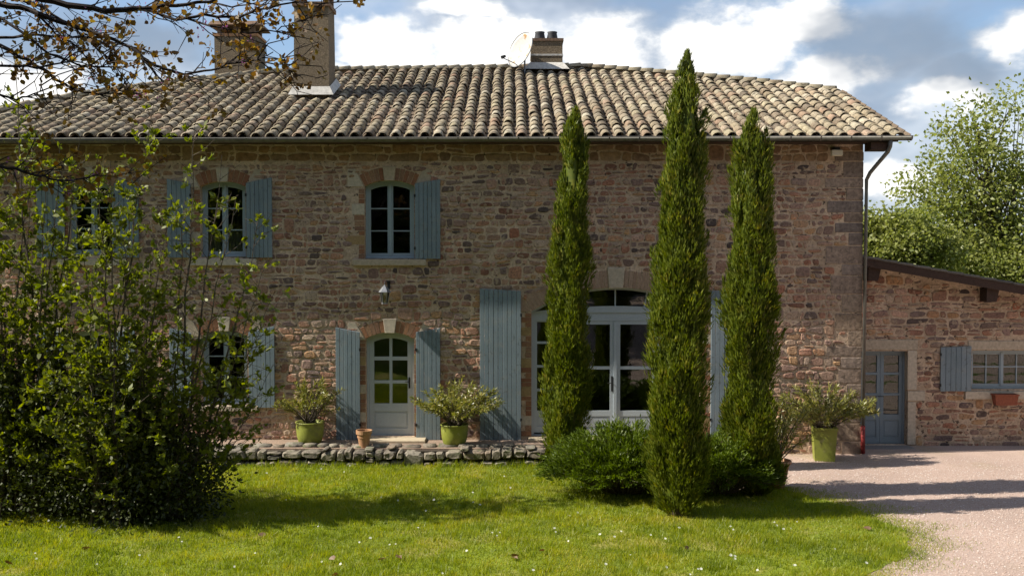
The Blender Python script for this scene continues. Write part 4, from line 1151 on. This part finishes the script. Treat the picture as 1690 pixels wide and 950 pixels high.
# ------------------------------------------------------------------ cypresses and junipers
def cypress(name, D, prof, label, seed, nplume=900):
    """prof: (y px, centre x px, half width px) from tip to foot"""
    rs = np.random.RandomState(seed); Y = CAM.y + D
    pr = sorted([(at(cx, y, Y).z, at(cx, y, Y).x, hw * D / FPX) for y, cx, hw in [(y_, c_, h_ * .80) for y_, c_, h_ in prof]])
    zz = np.array([p[0] for p in pr]); xx = np.array([p[1] for p in pr]); rr = np.array([p[2] for p in pr])
    z0, z1 = GZ, zz[-1]
    e = empty(name, (xx[0], Y, GZ), label, 'cypress', 'columnar cypresses on the lawn')
    m = MB(); m.tube([(xx[0], Y, GZ - .1), (xx[0], Y, GZ + .5), (float(np.interp(2.5, zz, xx)), Y, 2.5), (float(np.interp(z1 - .8, zz, xx)), Y, z1 - .8)], [.13, .10, .06, .02], 8); m.build('trunk', M['bark'], e)
    ph = rs.uniform(0, 6.28, 6)

    def rad(z, a):
        b = np.interp(z, zz, rr); return b * (1 +   .14 * np.sin(2 * a + 2.3 * z + ph[0]) + .12 * np.sin(3 * a - 3.1 * z + ph[1]) + .12 * np.sin(6 * a + 4.7 * z + ph[2]) + .05 * np.sin(9 * a - 8 * z + ph[3]))
    # inner mass
    V = []; F = []; n = 14; hs = np.linspace(zz[0] + .12, z1 - .5, 40)
    for h in hs:
        for k in range(n):
            a = 2 * math.pi * k / n; r_ = rad(h, a) * .60; V.append((np.interp(h, zz, xx) + r_ * math.cos(a), Y + r_ * math.sin(a), h))
    for i in range(len(hs) - 1):
        for k in range(n): F.append((i * n + k, i * n + (k + 1) % n, (i + 1) * n + (k + 1) % n, (i + 1) * n + k))
    np_obj('inner_foliage', V, F, M['cypress'], e, smooth=True)
    # plumes
    cum = np.cumsum(np.interp(np.linspace(z0 + .1, z1, 200), zz, rr) + .06); cum /= cum[-1]
    Ps = []; Ds = []; Ls = []; Ws = []; Ns = []
    for i in range(nplume):
        z = np.interp(rs.uniform(), cum, np.linspace(z0 + .1, z1, 200)); a = rs.uniform(0, 2 * math.pi); r_ = rad(z, a)
        sz = min(1.0, .35 + r_ * 1.6)
        ln = rs.uniform(.34, .95) * sz; out = np.array((math.cos(a), math.sin(a), 0))
        zb = max(z - ln * .6, GZ + .03)
        b = np.array((np.interp(zb, zz, xx), Y, zb)) + out * min(r_, rad(zb, a) + .02) * .74
        zt_ = min(z + ln * .4, z1); t = np.array((np.interp(zt_, zz, xx), Y, zt_)) + out * rad(zt_, a) * rs.uniform(.80, 1.08)
        if rs.uniform() < .06: t = t + out * rs.uniform(.06, .17)
        ax = t - b; k = 100; u = rs.uniform(0, 1, k) ** .85; wd = rs.uniform(.06, .14) * sz
        dv = unit(k, rs); axn = ax / np.linalg.norm(ax); dv = dv - (dv @ axn)[:, None] * axn; dv /= np.linalg.norm(dv, axis=1, keepdims=True); dv = dv + out * .55
        off = dv * (wd * np.sin(np.pi * np.clip(u, .06, .96) ** .75))[:, None] * rs.uniform(.65, 1, (k, 1))
        Ps.append(b + ax * u[:, None] + off); Ds.append(axn + off * 3.0 + rs.normal(0, .20, (k, 3))); Ls.append(rs.uniform(.06, .15, k)); Ws.append(rs.uniform(.016, .030, k)); Ns.append(dv)
    V, F = kites(np.vstack(Ps), np.vstack(Ds), np.concatenate(Ls), np.concatenate(Ws), .06, rs, np.vstack(Ns), .4)
    np_obj('crown', V, F, M['cypress'], e)


cypress('cypress', 15.55, [(92, 1134, 2), (120, 1133, 14), (150, 1132, 22), (200, 1131, 28), (300, 1128, 35), (400, 1125, 41), (500, 1121, 46), (600, 1117, 51), (700, 1116, 55), (760, 1117, 51), (800, 1118, 42), (830, 1118, 30), (852, 1118, 16)], 'tallest cypress, the front one in the middle of the three', 31, 560)
cypress('cypress', 18.6, [(182, 949, 3), (205, 949, 13), (230, 948, 19), (300, 945, 25), (400, 941, 31), (500, 938, 37), (600, 935, 39), (700, 933, 41), (745, 932, 39), (775, 932, 24), (785, 932, 14)], 'slimmest cypress, leftmost of the three, beside the dry stone wall', 32, 430)
cypress('cypress', 16.9, [(188, 1244, 3), (210, 1244, 15), (235, 1243, 25), (300, 1242, 35), (400, 1240, 38), (500, 1239, 42), (600, 1238, 44), (700, 1238, 47), (750, 1241, 45), (790, 1246, 33), (815, 1250, 16)], 'rightmost cypress, shorter and bushy topped, beside the terracotta pot', 33, 480)


def juniper(c, rx, ry, h, label, seed, nsp=420):
    rs = np.random.RandomState(seed); e = empty('juniper_bush', (c[0], c[1], GZ), label, 'shrub', 'spreading junipers under the cypresses')
    m = MB(); Ps = []; Ds = []; Ls = []; Ws = []
    for i in range(nsp):
        a = rs.uniform(0, 2 * math.pi); f = rs.uniform(0, 1) ** .55
        el = (1 - f) * 1.2 + rs.uniform(.02, .3)
        tip = np.array((c[0] + rx * f * math.cos(a), c[1] + ry * f * math.sin(a), GZ + h * math.sqrt(max(0, 1 - (f * .96) ** 2)) * rs.uniform(.55, 1.08) + .06))
        b = np.array((c[0] + rx * .2 * f * math.cos(a), c[1] + ry * .2 * f * math.sin(a), GZ + .05))
        if i % 4 == 0: m.tube([b, b * .5 + tip * .5 + np.array((0, 0, .12)), tip], [.018, .012, .004], 5)
        ax = tip - b; k = 60; u = .45 + .55 * rs.uniform(0, 1, k) ** .7
        arch = np.array((0, 0, 1)) * (.14 * np.sin(np.pi * u))[:, None]
        off = rs.normal(0, 1, (k, 3)) * np.array((.075, .075, .035)) * (1.2 - u)[:, None] * 1.6
        Ps.append(b + ax * u[:, None] + arch + off); ad = ax / np.linalg.norm(ax)
        Ds.append(np.array((ad[0], ad[1], ad[2] * .6 + .25)) + off * 5 + rs.normal(0, .35, (k, 3))); Ls.append(rs.uniform(.05, .11, k)); Ws.append(rs.uniform(.014, .028, k))
    m.build('branches', M['bark'], e)
    P_ = np.vstack(Ps); P_[:, 2] = np.maximum(P_[:, 2], GZ + .02)
    V, F = kites(P_, np.vstack(Ds), np.concatenate(Ls), np.concatenate(Ws), .06, rs, np.tile((0, 0, 1.0), (len(P_), 1)), .5); np_obj('foliage', V, F, M['juniper'], e)


c = on_ground(1030, 815, GZ); juniper((c.x, c.y), 1.55, 1.05, 1.2, 'wide spreading juniper left of the tallest cypress', 41, 640)
c = on_ground(1188, 815, GZ); juniper((c.x, c.y), 1.15, .9, 1.02, 'spreading juniper between the tallest and the rightmost cypress', 42, 380)


# ------------------------------------------------------------------ shrubs on the left
def shrub(base_px, D, tips, label, seed, nleaf=7000, lf=(.065, .115), mat='shrubleaf', extra=(), cover=.5):
    rs = np.random.RandomState(seed); Y = CAM.y + D; b0 = at(base_px, 860, Y); b0.z = GZ
    e = empty('flowering_shrub', b0, label, 'shrub', 'leafy shrubs at the left of the lawn')
    m = MB(); segs = []
    for (tx, ty) in tips:
        t = at(tx, ty, Y + rs.uniform(-.5, .5)); b = Vector((b0.x + rs.uniform(-.35, .35), Y + rs.uniform(-.3, .3), GZ - .02))
        ctl = Vector((b.x * .45 + t.x * .55, b.y * .5 + t.y * .5, b.z + (t.z - b.z) * .45)) + Vector(rs.normal(0, .07, 3))
        pts = []
        for k in range(13):
            u = k / 12; pts.append(b * (1 - u) ** 2 + ctl * 2 * u * (1 - u) + t * u * u + Vector(rs.normal(0, .018, 3)))
        Lg = (t - b).length; m.tube(pts, [max(.004, .006 * Lg * (1 - .85 * k / 12) * .8) for k in range(13)], 5)
        segs.append((pts, .22, Lg))
        for j in range(int(Lg * 9)):
            u = rs.uniform(.12, .97); i = min(int(u * 12), 11); p = pts[i].lerp(pts[i + 1], u * 12 - i)
            a = rs.uniform(0, 2 * math.pi); ln = rs.uniform(.25, 1.15) * (1.1 - .75 * u)
            d = Vector((math.cos(a), math.sin(a) * .8, rs.uniform(.1, .9))).normalized(); q = p + d * ln * .5 + Vector(rs.normal(0, .03, 3)); r_ = p + d * ln + Vector((0, 0, ln * .15))
            m.tube([p, q, r_], [.006, .0045, .0025], 4); segs.append(([p, q, r_], 1.0, ln))
    m.build('stems', M['bark'], e)
    wts = np.array([s[1] * s[2] for s in segs]); wts /= wts.sum(); ids = rs.choice(len(segs), nleaf // 5, p=wts); P = []; D_ = []; L_ = []
    for i in ids:
        pts = segs[i][0]; u = rs.uniform(.15, 1) ** .8 if segs[i][1] == 1 else rs.uniform(.35, 1); n = len(pts) - 1; k = min(int(u * n), n - 1); p = pts[k].lerp(pts[k + 1], u * n - k)
        d = (pts[k + 1] - pts[k]).normalized(); sz = rs.uniform(.65, 1.25)
        for q in range(rs.randint(3, 8)):
            P.append(p + Vector(rs.normal(0, .012, 3))); D_.append(d * .75 + Vector(rs.normal(0, .6, 3)) + Vector((0, 0, .05))); L_.append(sz * rs.uniform(*lf))
    P = np.array(P); P[:, 2] = np.maximum(P[:, 2], GZ + .03); L_ = np.array(L_)
    V, F = kites(P, np.array(D_), L_, L_ * rs.uniform(.42, .62, len(L_)), .10, rs, six=True); np_obj('foliage', V, F, M[mat], e)


shrub(40, 15.6, [(-30, 560), (160, 600), (22, 112), (60, 205), (100, 240), (130, 225), (-10, 250), (-60, 160), (50, 330), (90, 380), (-30, 400), (20, 480), (120, 430), (75, 280)], 'tall thin-stemmed leafy shrub at the left edge of the picture', 51, 13000)
shrub(190, 15.0, [(252, 168), (182, 265), (226, 300), (160, 255), (280, 330), (120, 330), (205, 390), (250, 430), (150, 450), (180, 520), (240, 540), (110, 520), (60, 620), (330, 600)], 'tall leafy shrub whose upright stem reaches the roof tiles', 52, 11500)
shrub(285, 15.4, [(322, 198), (366, 255), (432, 345), (452, 600), (302, 330), (405, 470), (425, 540), (442, 420), (452, 480), (390, 330), (270, 480), (415, 660), (290, 560)], 'loose leafy shrub nearest the front door, with arching side stems', 53, 4800)


def dense(c, rx, ry, h, n, label, seed, mat):
    rs = np.random.RandomState(seed); e = empty('evergreen_shrub', (c[0], c[1], GZ), label, 'shrub', 'dense low shrubs at the left of the lawn')
    nc = 110; P = []; D = []; m = MB()
    for i in range(nc):
        a = rs.uniform(0, 2 * math.pi); f = rs.uniform(0, 1) ** .5; z = rs.uniform(.02, 1)
        k_ = math.sqrt(max(.1, 1 - (z * .85) ** 2)); cc = np.array((c[0] + rx * f * k_ * math.cos(a), c[1] + ry * f * k_ * math.sin(a), GZ + .08 + h * z * rs.uniform(.8, 1.1)))
        if i % 3 == 0: m.tube([(c[0] + rs.uniform(-.3, .3), c[1] + rs.uniform(-.2, .2), GZ), ((c[0] + cc[0]) / 2, (c[1] + cc[1]) / 2, GZ + (cc[2] - GZ) * .6), cc], [.025, .015, .005], 5)
        k = n // nc; o = rs.normal(0, 1, (k, 3)) * np.array((.24, .24, .2)); P.append(cc + o); D.append(o + rs.normal(0, .3, (k, 3)))
    m.build('stems', M['bark'], e); P = np.vstack(P); P[:, 2] = np.maximum(P[:, 2], GZ + .02)
    V, F = kites(P, np.vstack(D), rs.uniform(.045, .10, len(P)), rs.uniform(.024, .05, len(P)), .12, rs, six=True); np_obj('foliage', V, F, M[mat], e)


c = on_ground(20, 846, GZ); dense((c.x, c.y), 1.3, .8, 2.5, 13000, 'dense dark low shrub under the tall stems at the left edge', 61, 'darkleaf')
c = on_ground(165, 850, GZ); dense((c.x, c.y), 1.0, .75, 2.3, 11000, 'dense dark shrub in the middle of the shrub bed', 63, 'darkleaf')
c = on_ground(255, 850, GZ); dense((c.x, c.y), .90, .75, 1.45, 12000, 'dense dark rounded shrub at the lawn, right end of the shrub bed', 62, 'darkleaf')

c = on_ground(-110, 840, GZ); dense((c.x, c.y), 1.2, .9, 4.6, 14000, 'tall dense dark shrub added past the left edge to shade the bed', 64, 'darkleaf')  # added mostly out of view; its bulk shades the shrub bed

# ------------------------------------------------------------------ judas tree branches overhead
tr = Vector((-6.3, -12.9, float(gz(-12.9))))
jt = empty('judas_tree', tr, 'tree with dark bare branches, bronze young leaves and pink blossom overhanging from the left', 'tree')
m = MB(); rs = np.random.RandomState(71)
DJ = 7.6
limbs = [
    [(-60, -40), (67, -3), (135, 14), (190, 17), (236, 13), (290, 9), (345, 2), (400, -14)],
    [(236, 13), (290, 32), (337, 27), (398, 29), (421, 17), (485, 3), (556, 5), (640, -6)],
    [(-60, -6), (0, 7), (50, 17), (101, 37), (141, 50), (175, 61), (209, 76), (232, 94), (256, 121), (270, 136)],
    [(218, 82), (250, 104), (270, 115), (303, 121), (350, 115), (377, 106), (424, 98), (451, 86)],
    [(377, 106), (424, 99), (465, 108), (485, 118), (500, 130)],
    [(-60, 52), (0, 77), (44, 98), (84, 125), (111, 141), (138, 152), (175, 155), (225, 150)],
    [(-60, 150), (0, 156), (27, 162), (57, 158), (78, 134)],
    [(310, 30), (345, 46), (411, 54), (455, 50), (482, 40), (500, 30)],
    [(-60, 264), (0, 273), (38, 282), (73, 293), (104, 298), (136, 295), (165, 287)],
    [(-60, 20), (0, 30), (40, 55), (80, 90), (130, 108), (190, 112), (230, 104)],
    [(-50, -30), (20, -4), (70, 12), (120, 45), (160, 80), (190, 105), (215, 140)],
    [(60, 22), (95, 60), (150, 62), (205, 55)], [(-60, 90), (0, 62), (60, 58), (110, 64), (140, 90), (150, 118)], [(340, 3), (380, 10), (425, 6), (480, -8)],
    [(-60, 110), (10, 108), (60, 112), (120, 100), (165, 112)]]
root0 = tr + Vector((.35, .3, 3.4))
segs = []
def j_at(x, y, dd): return at(x, y, CAM.y + DJ + dd)
paths = []
for li, lb in enumerate(limbs):
    dd = rs.uniform(-.5, .5) if li not in (1, 3, 4, 7, 13) else 0.1
    pts = [j_at(x, y, dd + .03 * rs.normal()) for x, y in lb]
    paths.append(pts); w0 = (.030, .014, .028, .014, .008, .022, .012, .009, .015, .016, .016, .011, .014, .008, .012)[li]
    fine = []
    for i in range(len(pts) - 1):
        for k in range(3): fine.append(pts[i].lerp(pts[i + 1], k / 3) + Vector(rs.normal(0, .006, 3)))
    fine.append(pts[-1])
    m.tube(fine, [max(.0035, w0 * (1 - .8 * k / len(fine))) for k in range(len(fine))], 6); segs.append((fine, 1))
    if lb[0][0] < -40:   # joins the trunk out of frame
        m.tube([root0, root0.lerp(pts[0], .5) + Vector((0, 0, .15)), pts[0]], [w0 * 2.2, w0 * 1.5, w0], 7)
    for j in range(int(len(fine) * 1.0)):
        i = rs.randint(1, len(fine) - 1); p = fine[i]; d0 = (fine[i] - fine[i - 1]).normalized()
        d = (d0 * .9 + Vector((rs.normal(0, .5), rs.normal(0, .35), rs.normal(0, .6)))).normalized(); ln = rs.uniform(.10, .42)
        q = [p, p + d * ln * .35 + Vector(rs.normal(0, .012, 3)), p + d * ln * .7 + Vector(rs.normal(0, .02, 3)), p + d * ln + Vector(rs.normal(0, .03, 3))]
        m.tube(q, [.0055, .0045, .0035, .0022], 4); segs.append((q, 2))
        if rs.uniform() < .6:
            d2 = (d + Vector(rs.normal(0, .6, 3))).normalized(); l2 = rs.uniform(.06, .2); q2 = [q[2], q[2] + d2 * l2 * .5, q[2] + d2 * l2]; m.tube(q2, [.0035, .003, .002], 4); segs.append((q2, 3))
m.tube([tr - Vector((0, 0, .1)), tr + Vector((.05, .05, 1.4)), tr + Vector((.2, .15, 2.5)), root0], [.17, .14, .12, .08], 10)
m.tube([tr + Vector((.2, .15, 2.4)), tr + Vector((-.6, -.5, 3.8)), tr + Vector((-1.3, -1.0, 5.0))], [.1, .06, .02], 8)
m.build('trunk_and_branches', M['darkbark'], jt)
P = []; D = []; PB = []; DB = []
for (q, lv) in segs:
    if lv == 1: n = 4
    else: n = rs.choice([0, 3, 6, 10], p=[.55, .15, .15, .15])
    for k in range(n):
        c_ = q[-1] if rs.uniform() < .75 and lv > 1 else q[rs.randint(1, len(q))]
        P.append(np.array(c_) + rs.normal(0, .022, 3)); D.append(rs.normal(0, 1, 3) + np.array((0, 0, -.5)))
    if lv > 1 and rs.uniform() < .10:
        for k in range(rs.randint(3, 9)): PB.append(np.array(q[1]) + rs.normal(0, .018, 3)); DB.append(rs.normal(0, 1, 3) - np.array((0, 0, .6)))
# thicker drifts of bronze leaves
tw = MB()
for (x, y, n, sx, sy) in ((150, 270, 60, 60, 14), (215, 285, 40, 40, 20), (60, 55, 35, 40, 25), (260, 10, 35, 60, 6), (450, 125, 30, 22, 14), (490, 32, 22, 14, 8), (400, 8, 30, 60, 5), (150, 85, 20, 50, 20), (270, 100, 16, 20, 10), (130, 130, 14, 10, 8)):
    for k in range(max(2, n // 6)):
        cpt = np.array(j_at(x + rs.normal(0, sx), y + rs.normal(0, sy), rs.uniform(-.3, .3)))
        seg = min((np.array(p_) for q_, lv_ in segs for p_ in q_), key=lambda p_: float(np.sum((p_ - cpt) ** 2)))
        v_ = cpt - seg; l_ = np.linalg.norm(v_); cpt = seg + v_ * min(1, .35 / max(l_, 1e-6))
        tw.tube([seg, seg * .5 + cpt * .5 + rs.normal(0, .012, 3), cpt], [.004, .003, .002], 4)
        for kk in range(7): P.append(cpt + rs.normal(0, .030, 3)); D.append(rs.normal(0, 1, 3) + np.array((0, 0, -.5)))
tw.build('twigs', M['darkbark'], jt)
P = np.array(P); V, F = kites(P, np.array(D), rs.uniform(.03, .055, len(P)), rs.uniform(.03, .055, len(P)), .15, rs, six=True); np_obj('foliage', V, F, M['bronze'], jt)
for (x, y, n) in ((335, 45, 16), (365, 22, 14), (225, 22, 12), (250, 12, 8)):
    for k in range(n): PB.append(np.array(j_at(x + rs.normal(0, 12), y + rs.normal(0, 7), rs.uniform(0, .2)))); DB.append(rs.normal(0, 1, 3) - np.array((0, 0, .8)))
PB = np.array(PB); V, F = kites(PB, np.array(DB), rs.uniform(.014, .028, len(PB)), rs.uniform(.010, .02, len(PB)), .2, rs); np_obj('blossom', V, F, M['blossom'], jt)


# ------------------------------------------------------------------ trees behind the annexe
def tree(name, base, ells, nclump, per, lf, label, seed, mat, group, spread=.5, H0=2.0):
    rs = np.random.RandomState(seed); b = Vector(base); e = empty(name, b, label, 'tree', group)
    m = MB(); top = max(c[2] for c, r in ells); cx = np.mean([c[0] for c, r in ells]); cy = np.mean([c[1] for c, r in ells])
    tk = [b - Vector((0, 0, .2)), b + Vector((.1, 0, H0)), Vector((b.x * .6 + cx * .4, b.y * .6 + cy * .4, (b.z + H0 + top) / 2)), Vector((cx, cy, top))]
    m.tube(tk, [.22, .17, .10, .03], 8); P = []; D = []
    vol = np.array([r[0] * r[1] * r[2] for c, r in ells]); vol = vol ** .8; vol /= vol.sum()
    for i in range(nclump):
        c, r = ells[rs.choice(len(ells), p=vol)]; u = unit(1, rs)[0] * rs.uniform(.25, 1) ** .45; cc = np.array(c) + u * np.array(r)
        t = rs.uniform(.3, .95) * min(1, max(.25, (cc[2] - b.z) / max(.1, top - b.z))); k = t * 3; j = min(int(k), 2); s0 = tk[j].lerp(tk[j + 1], k - j)
        if s0.z > cc[2]: s0 = tk[1].lerp(tk[2], rs.uniform(0, .5))
        cv = Vector(cc); mid = s0.lerp(cv, .55) + Vector((0, 0, -.05 * (cv - s0).length)); m.tube([s0, mid, cv], [.045, .028, .008], 5)
        n = int(per * rs.uniform(.5, 1.4)); o = rs.normal(0, 1, (n, 3)) * np.array((spread, spread, spread * .65)) * rs.uniform(.6, 1.2)
        P.append(cc + o); D.append(o * .6 + rs.normal(0, .5, (n, 3)) + np.array((0, 0, -.15)))
    m.build('trunk', M['bark'], e); P = np.vstack(P)
    V, F = kites(P, np.vstack(D), rs.uniform(lf * .7, lf * 1.3, len(P)), rs.uniform(lf * .45, lf * .75, len(P)), .12, rs); np_obj('crown', V, F, M[mat], e)


def E(x, y, rx, ry, Y):
    p = at(x, y, Y); s = (Y - CAM.y) / FPX; return ((p.x, p.y, p.z), (rx * s, rx * s * .8, ry * s))


Y1 = 15.5
tree('spring_tree', (at(1660, 500, Y1).x, Y1, GZ), [E(1648, 205, 48, 72, Y1), E(1600, 290, 80, 70, Y1), E(1680, 330, 70, 75, Y1), E(1560, 400, 90, 55, Y1), E(1660, 420, 110, 70, Y1), E(1580, 215, 35, 30, Y1), E(1545, 330, 65, 50, Y1)], 200, 95, .17, 'tall pale green tree in spring leaf behind the annexe', 81, 'springleaf', 'trees behind the annexe', .58, 3)
Y1 = 12.5
tree('spring_tree', (at(1475, 500, Y1).x, Y1, GZ), [E(1475, 400, 70, 55, Y1), E(1530, 420, 55, 45, Y1), E(1440, 385, 35, 35, Y1)], 130, 120, .15, 'lower bright green leafy tree between the house corner and the tall tree', 82, 'springleaf', 'trees behind the annexe', .36, 2)
Y1 = 14.0
tree('spring_tree', (at(1720, 520, Y1).x, Y1, GZ), [E(1700, 440, 90, 45, Y1), E(1620, 450, 70, 35, Y1)], 90, 100, .14, 'low green tree just above the right end of the annexe roof', 83, 'springleaf', 'trees behind the annexe', .4, 2)

# wood beyond the lawn behind the camera, seen as dark reflections in the panes
rs = np.random.RandomState(91); P = []; D = []
for i in range(84):
    x = rs.uniform(-45, 45); y = -33 - rs.uniform(0, 9)
    if i > 62: x = -17.5 - rs.uniform(0, 8); y = rs.uniform(-34, -16.3)  # unseen row added on the left to shade the ground near the camera
    h = rs.uniform(17, 25); r_ = rs.uniform(3.5, 6); n = 700; u = unit(n, rs) * rs.uniform(.6, 1, (n, 1))
    P.append(np.array((x, y, 1.0 + h * .5)) + u * np.array((r_, r_ * .8, h * .55))); D.append(u + rs.normal(0, .5, (n, 3)))
V, F = kites(np.vstack(P), np.vstack(D), 1.4, 1.0, .15, rs); o = np_obj('woodland', V, F, M['woodleaf']); tag(o, 'dark wood across the lawn, reflected in the panes, with an added shading row', 'wood', kind='stuff')

# ------------------------------------------------------------------ grass, daisies, fallen leaves, gravel chips
rs = np.random.RandomState(101); n = 380000
X = rs.uniform(-11.5, 6.2, n); Yv = -1.1 - 9.2 * rs.uniform(0, 1, n)
ok = X < lawn_edge(Yv) + rs.normal(0, .05, n) - .02
ok &= Yv < TYF - .02 + .05 * rs.uniform(size=n)
X, Yv = X[ok], Yv[ok]; n = len(X)
pat = .5 + .5 * np.sin(X * 1.7 + 1.3 * np.sin(Yv * 1.1)) * np.sin(Yv * 2.3 + np.sin(X * 2.1)); fine_ = .5 + .5 * np.sin(X * 9 + 3 * np.sin(Yv * 5)) * np.sin(Yv * 11 + 2 * np.sin(X * 7))
hh = (.022 + .034 * pat + .04 * fine_ ** 2) * rs.uniform(.45, 1.5, n); hh[(Yv > TYF - .22)] *= 1.9
D = np.stack([rs.normal(0, .42, n), rs.normal(0, .42, n), np.ones(n)], 1)
V, F = tris(np.stack([X, Yv, gz(Yv) + .002], 1), D, hh, rs.uniform(.007, .014, n), rs)
o = np_obj('grass', V, F, M['grass']); tag(o, 'short sunny lawn grass with yellowish patches', 'grass', kind='stuff')
n0 = 700; cx_ = rs.uniform(-11, 6, n0); cy_ = rs.uniform(-9.5, -1.35, n0); ok = cx_ < lawn_edge(cy_) - .1; cx_, cy_ = cx_[ok], cy_[ok]
X = np.repeat(cx_, 45) + rs.normal(0, .055, len(cx_) * 45); Yv = np.repeat(cy_, 45) + rs.normal(0, .055, len(cx_) * 45); ok = Yv < TYF - .02; X, Yv = X[ok], Yv[ok]; n = len(X)
V, F = tris(np.stack([X, Yv, gz(Yv) + .002], 1), np.stack([rs.normal(0, .4, n), rs.normal(0, .4, n), np.ones(n)], 1), rs.uniform(.05, .11, n), rs.uniform(.007, .013, n), rs)
o = np_obj('grass_tufts', V, F, M['grass']); tag(o, 'longer uneven grass tufts standing in the lawn', 'grass', kind='stuff')
# stray tufts on the gravel edge
n = 9000; Yv = rs.uniform(-8.4, -3, n); X = lawn_edge(Yv) + np.abs(rs.normal(0, .36, n)) * (.6 + .7 * np.sin(Yv * 3.1) ** 2); V, F = tris(np.stack([X, Yv, np.full(n, GZ)], 1), np.stack([rs.normal(0, .5, n), rs.normal(0, .5, n), np.ones(n)], 1), rs.uniform(.015, .045, n), rs.uniform(.005, .01, n), rs)
o = np_obj('stray_grass', V, F, M['grass']); tag(o, 'thin grass creeping from the lawn edge into the gravel', 'grass', kind='stuff')
# gravel chips
n = 26000; Yv = -.3 - 8.6 * rs.uniform(0, 1, n) ** .8; X = rs.uniform(3.6, 10.5, n); ok = X > lawn_edge(Yv) + .02; X, Yv = X[ok], Yv[ok]; n = len(X)
OV = np.array([(1, 0, 0), (0, 1, 0), (-1, 0, 0), (0, -1, 0), (0, 0, .8), (0, 0, -.8)], float); OF = np.array([(0, 1, 4), (1, 2, 4), (2, 3, 4), (3, 0, 4)])
sz = rs.uniform(.006, .017, (n, 1, 1)); V = OV[None] * (1 + rs.normal(0, .22, (n, 6, 3))) * sz; a = rs.uniform(0, 6.28, n); ca, sa = np.cos(a)[:, None], np.sin(a)[:, None]
x_ = V[..., 0] * ca - V[..., 1] * sa; y_ = V[..., 0] * sa + V[..., 1] * ca; V = np.stack([x_ + X[:, None], y_ + Yv[:, None], V[..., 2] + GZ - .001], 2).reshape(-1, 3)
F = (OF[None] + (np.arange(n) * 6)[:, None, None]).reshape(-1, 3); o = np_obj('gravel', V, F, M['pebble']); tag(o, 'loose pinkish gravel chips on the yard', 'gravel', kind='stuff')
# daisies
dm = MB()
for k in range(9):
    a0 = 2 * math.pi * k / 9; V = [(.004 * math.cos(a0), .004 * math.sin(a0), 0), (.02 * math.cos(a0 - .24), .02 * math.sin(a0 - .24), .004), (.026 * math.cos(a0), .026 * math.sin(a0), .006), (.02 * math.cos(a0 + .24), .02 * math.sin(a0 + .24), .004)]; dm.add(V, [(0, 1, 2, 3)])
dm.add([(0.006 * math.cos(k), .006 * math.sin(k), .005) for k in range(6)], [(0, 1, 2, 3, 4, 5)])
dme = bpy.data.meshes.new('daisy'); dme.from_pydata(dm.v, [], dm.f); dme.materials.append(M['petal'])
DP = [(915, 871), (917, 877), (938, 892), (990, 881), (1014, 885), (1025, 876), (1074, 882), (1098, 888), (1121, 870), (1206, 868), (1210, 873), (1278, 861), (1282, 866), (1293, 872), (1305, 871), (1315, 860), (1206, 915), (1213, 917), (1213, 921), (1152, 938), (1157, 938), (1312, 932), (1139, 947), (953, 845), (940, 850), (577, 768), (568, 778), (629, 820), (657, 825), (716, 824), (781, 828), (792, 832), (703, 842), (525, 868), (593, 894), (611, 887), (643, 898), (653, 897), (770, 908), (812, 878), (820, 883), (825, 878), (531, 926), (562, 930), (421, 912), (387, 934), (472, 824), (300, 893), (295, 886), (58, 912), (60, 921), (842, 804), (780, 812), (832, 785), (530, 773), (440, 780), (1378, 905), (1430, 928), (1000, 930), (880, 940), (730, 945), (1100, 935), (1040, 915), (690, 870), (1250, 940), (160, 930), (230, 915)]
for (x, y) in DP:
    p = on_ground(x, y, GZ + .06); o = link('daisy', dme, p); s = random.uniform(.5, .9); o.scale = (s, s, s); o.rotation_euler = (R(random.uniform(20, 55)), 0, R(random.uniform(-40, 40)))
    tag(o, 'small white daisy flower dotted in the lawn', 'daisy', 'daisies in the lawn')
lm = MB(); lm.add([(0, 0, 0), (.05, -.03, .02), (.10, -.01, .005), (.12, .02, .03), (.08, .045, .035), (.03, .035, .02)], [(0, 1, 2, 5), (2, 3, 4, 5)])
lme = bpy.data.meshes.new('fallen_leaf'); lme.from_pydata(lm.v, [], lm.f); lme.materials.append(M['dryleaf'])
for (x, y) in ((542, 922), (638, 920), (663, 921), (855, 921), (858, 917), (898, 908), (425, 882), (558, 947), (22, 931), (150, 903), (1130, 905), (1424, 870)):
    p = on_ground(x, y, GZ + .05); o = link('fallen_leaf', lme, p); o.rotation_euler = (R(random.uniform(-20, 40)), R(random.uniform(-20, 20)), R(random.uniform(0, 360)))
    tag(o, 'dry brown leaf lying on the grass', 'leaf', 'fallen leaves on the lawn')
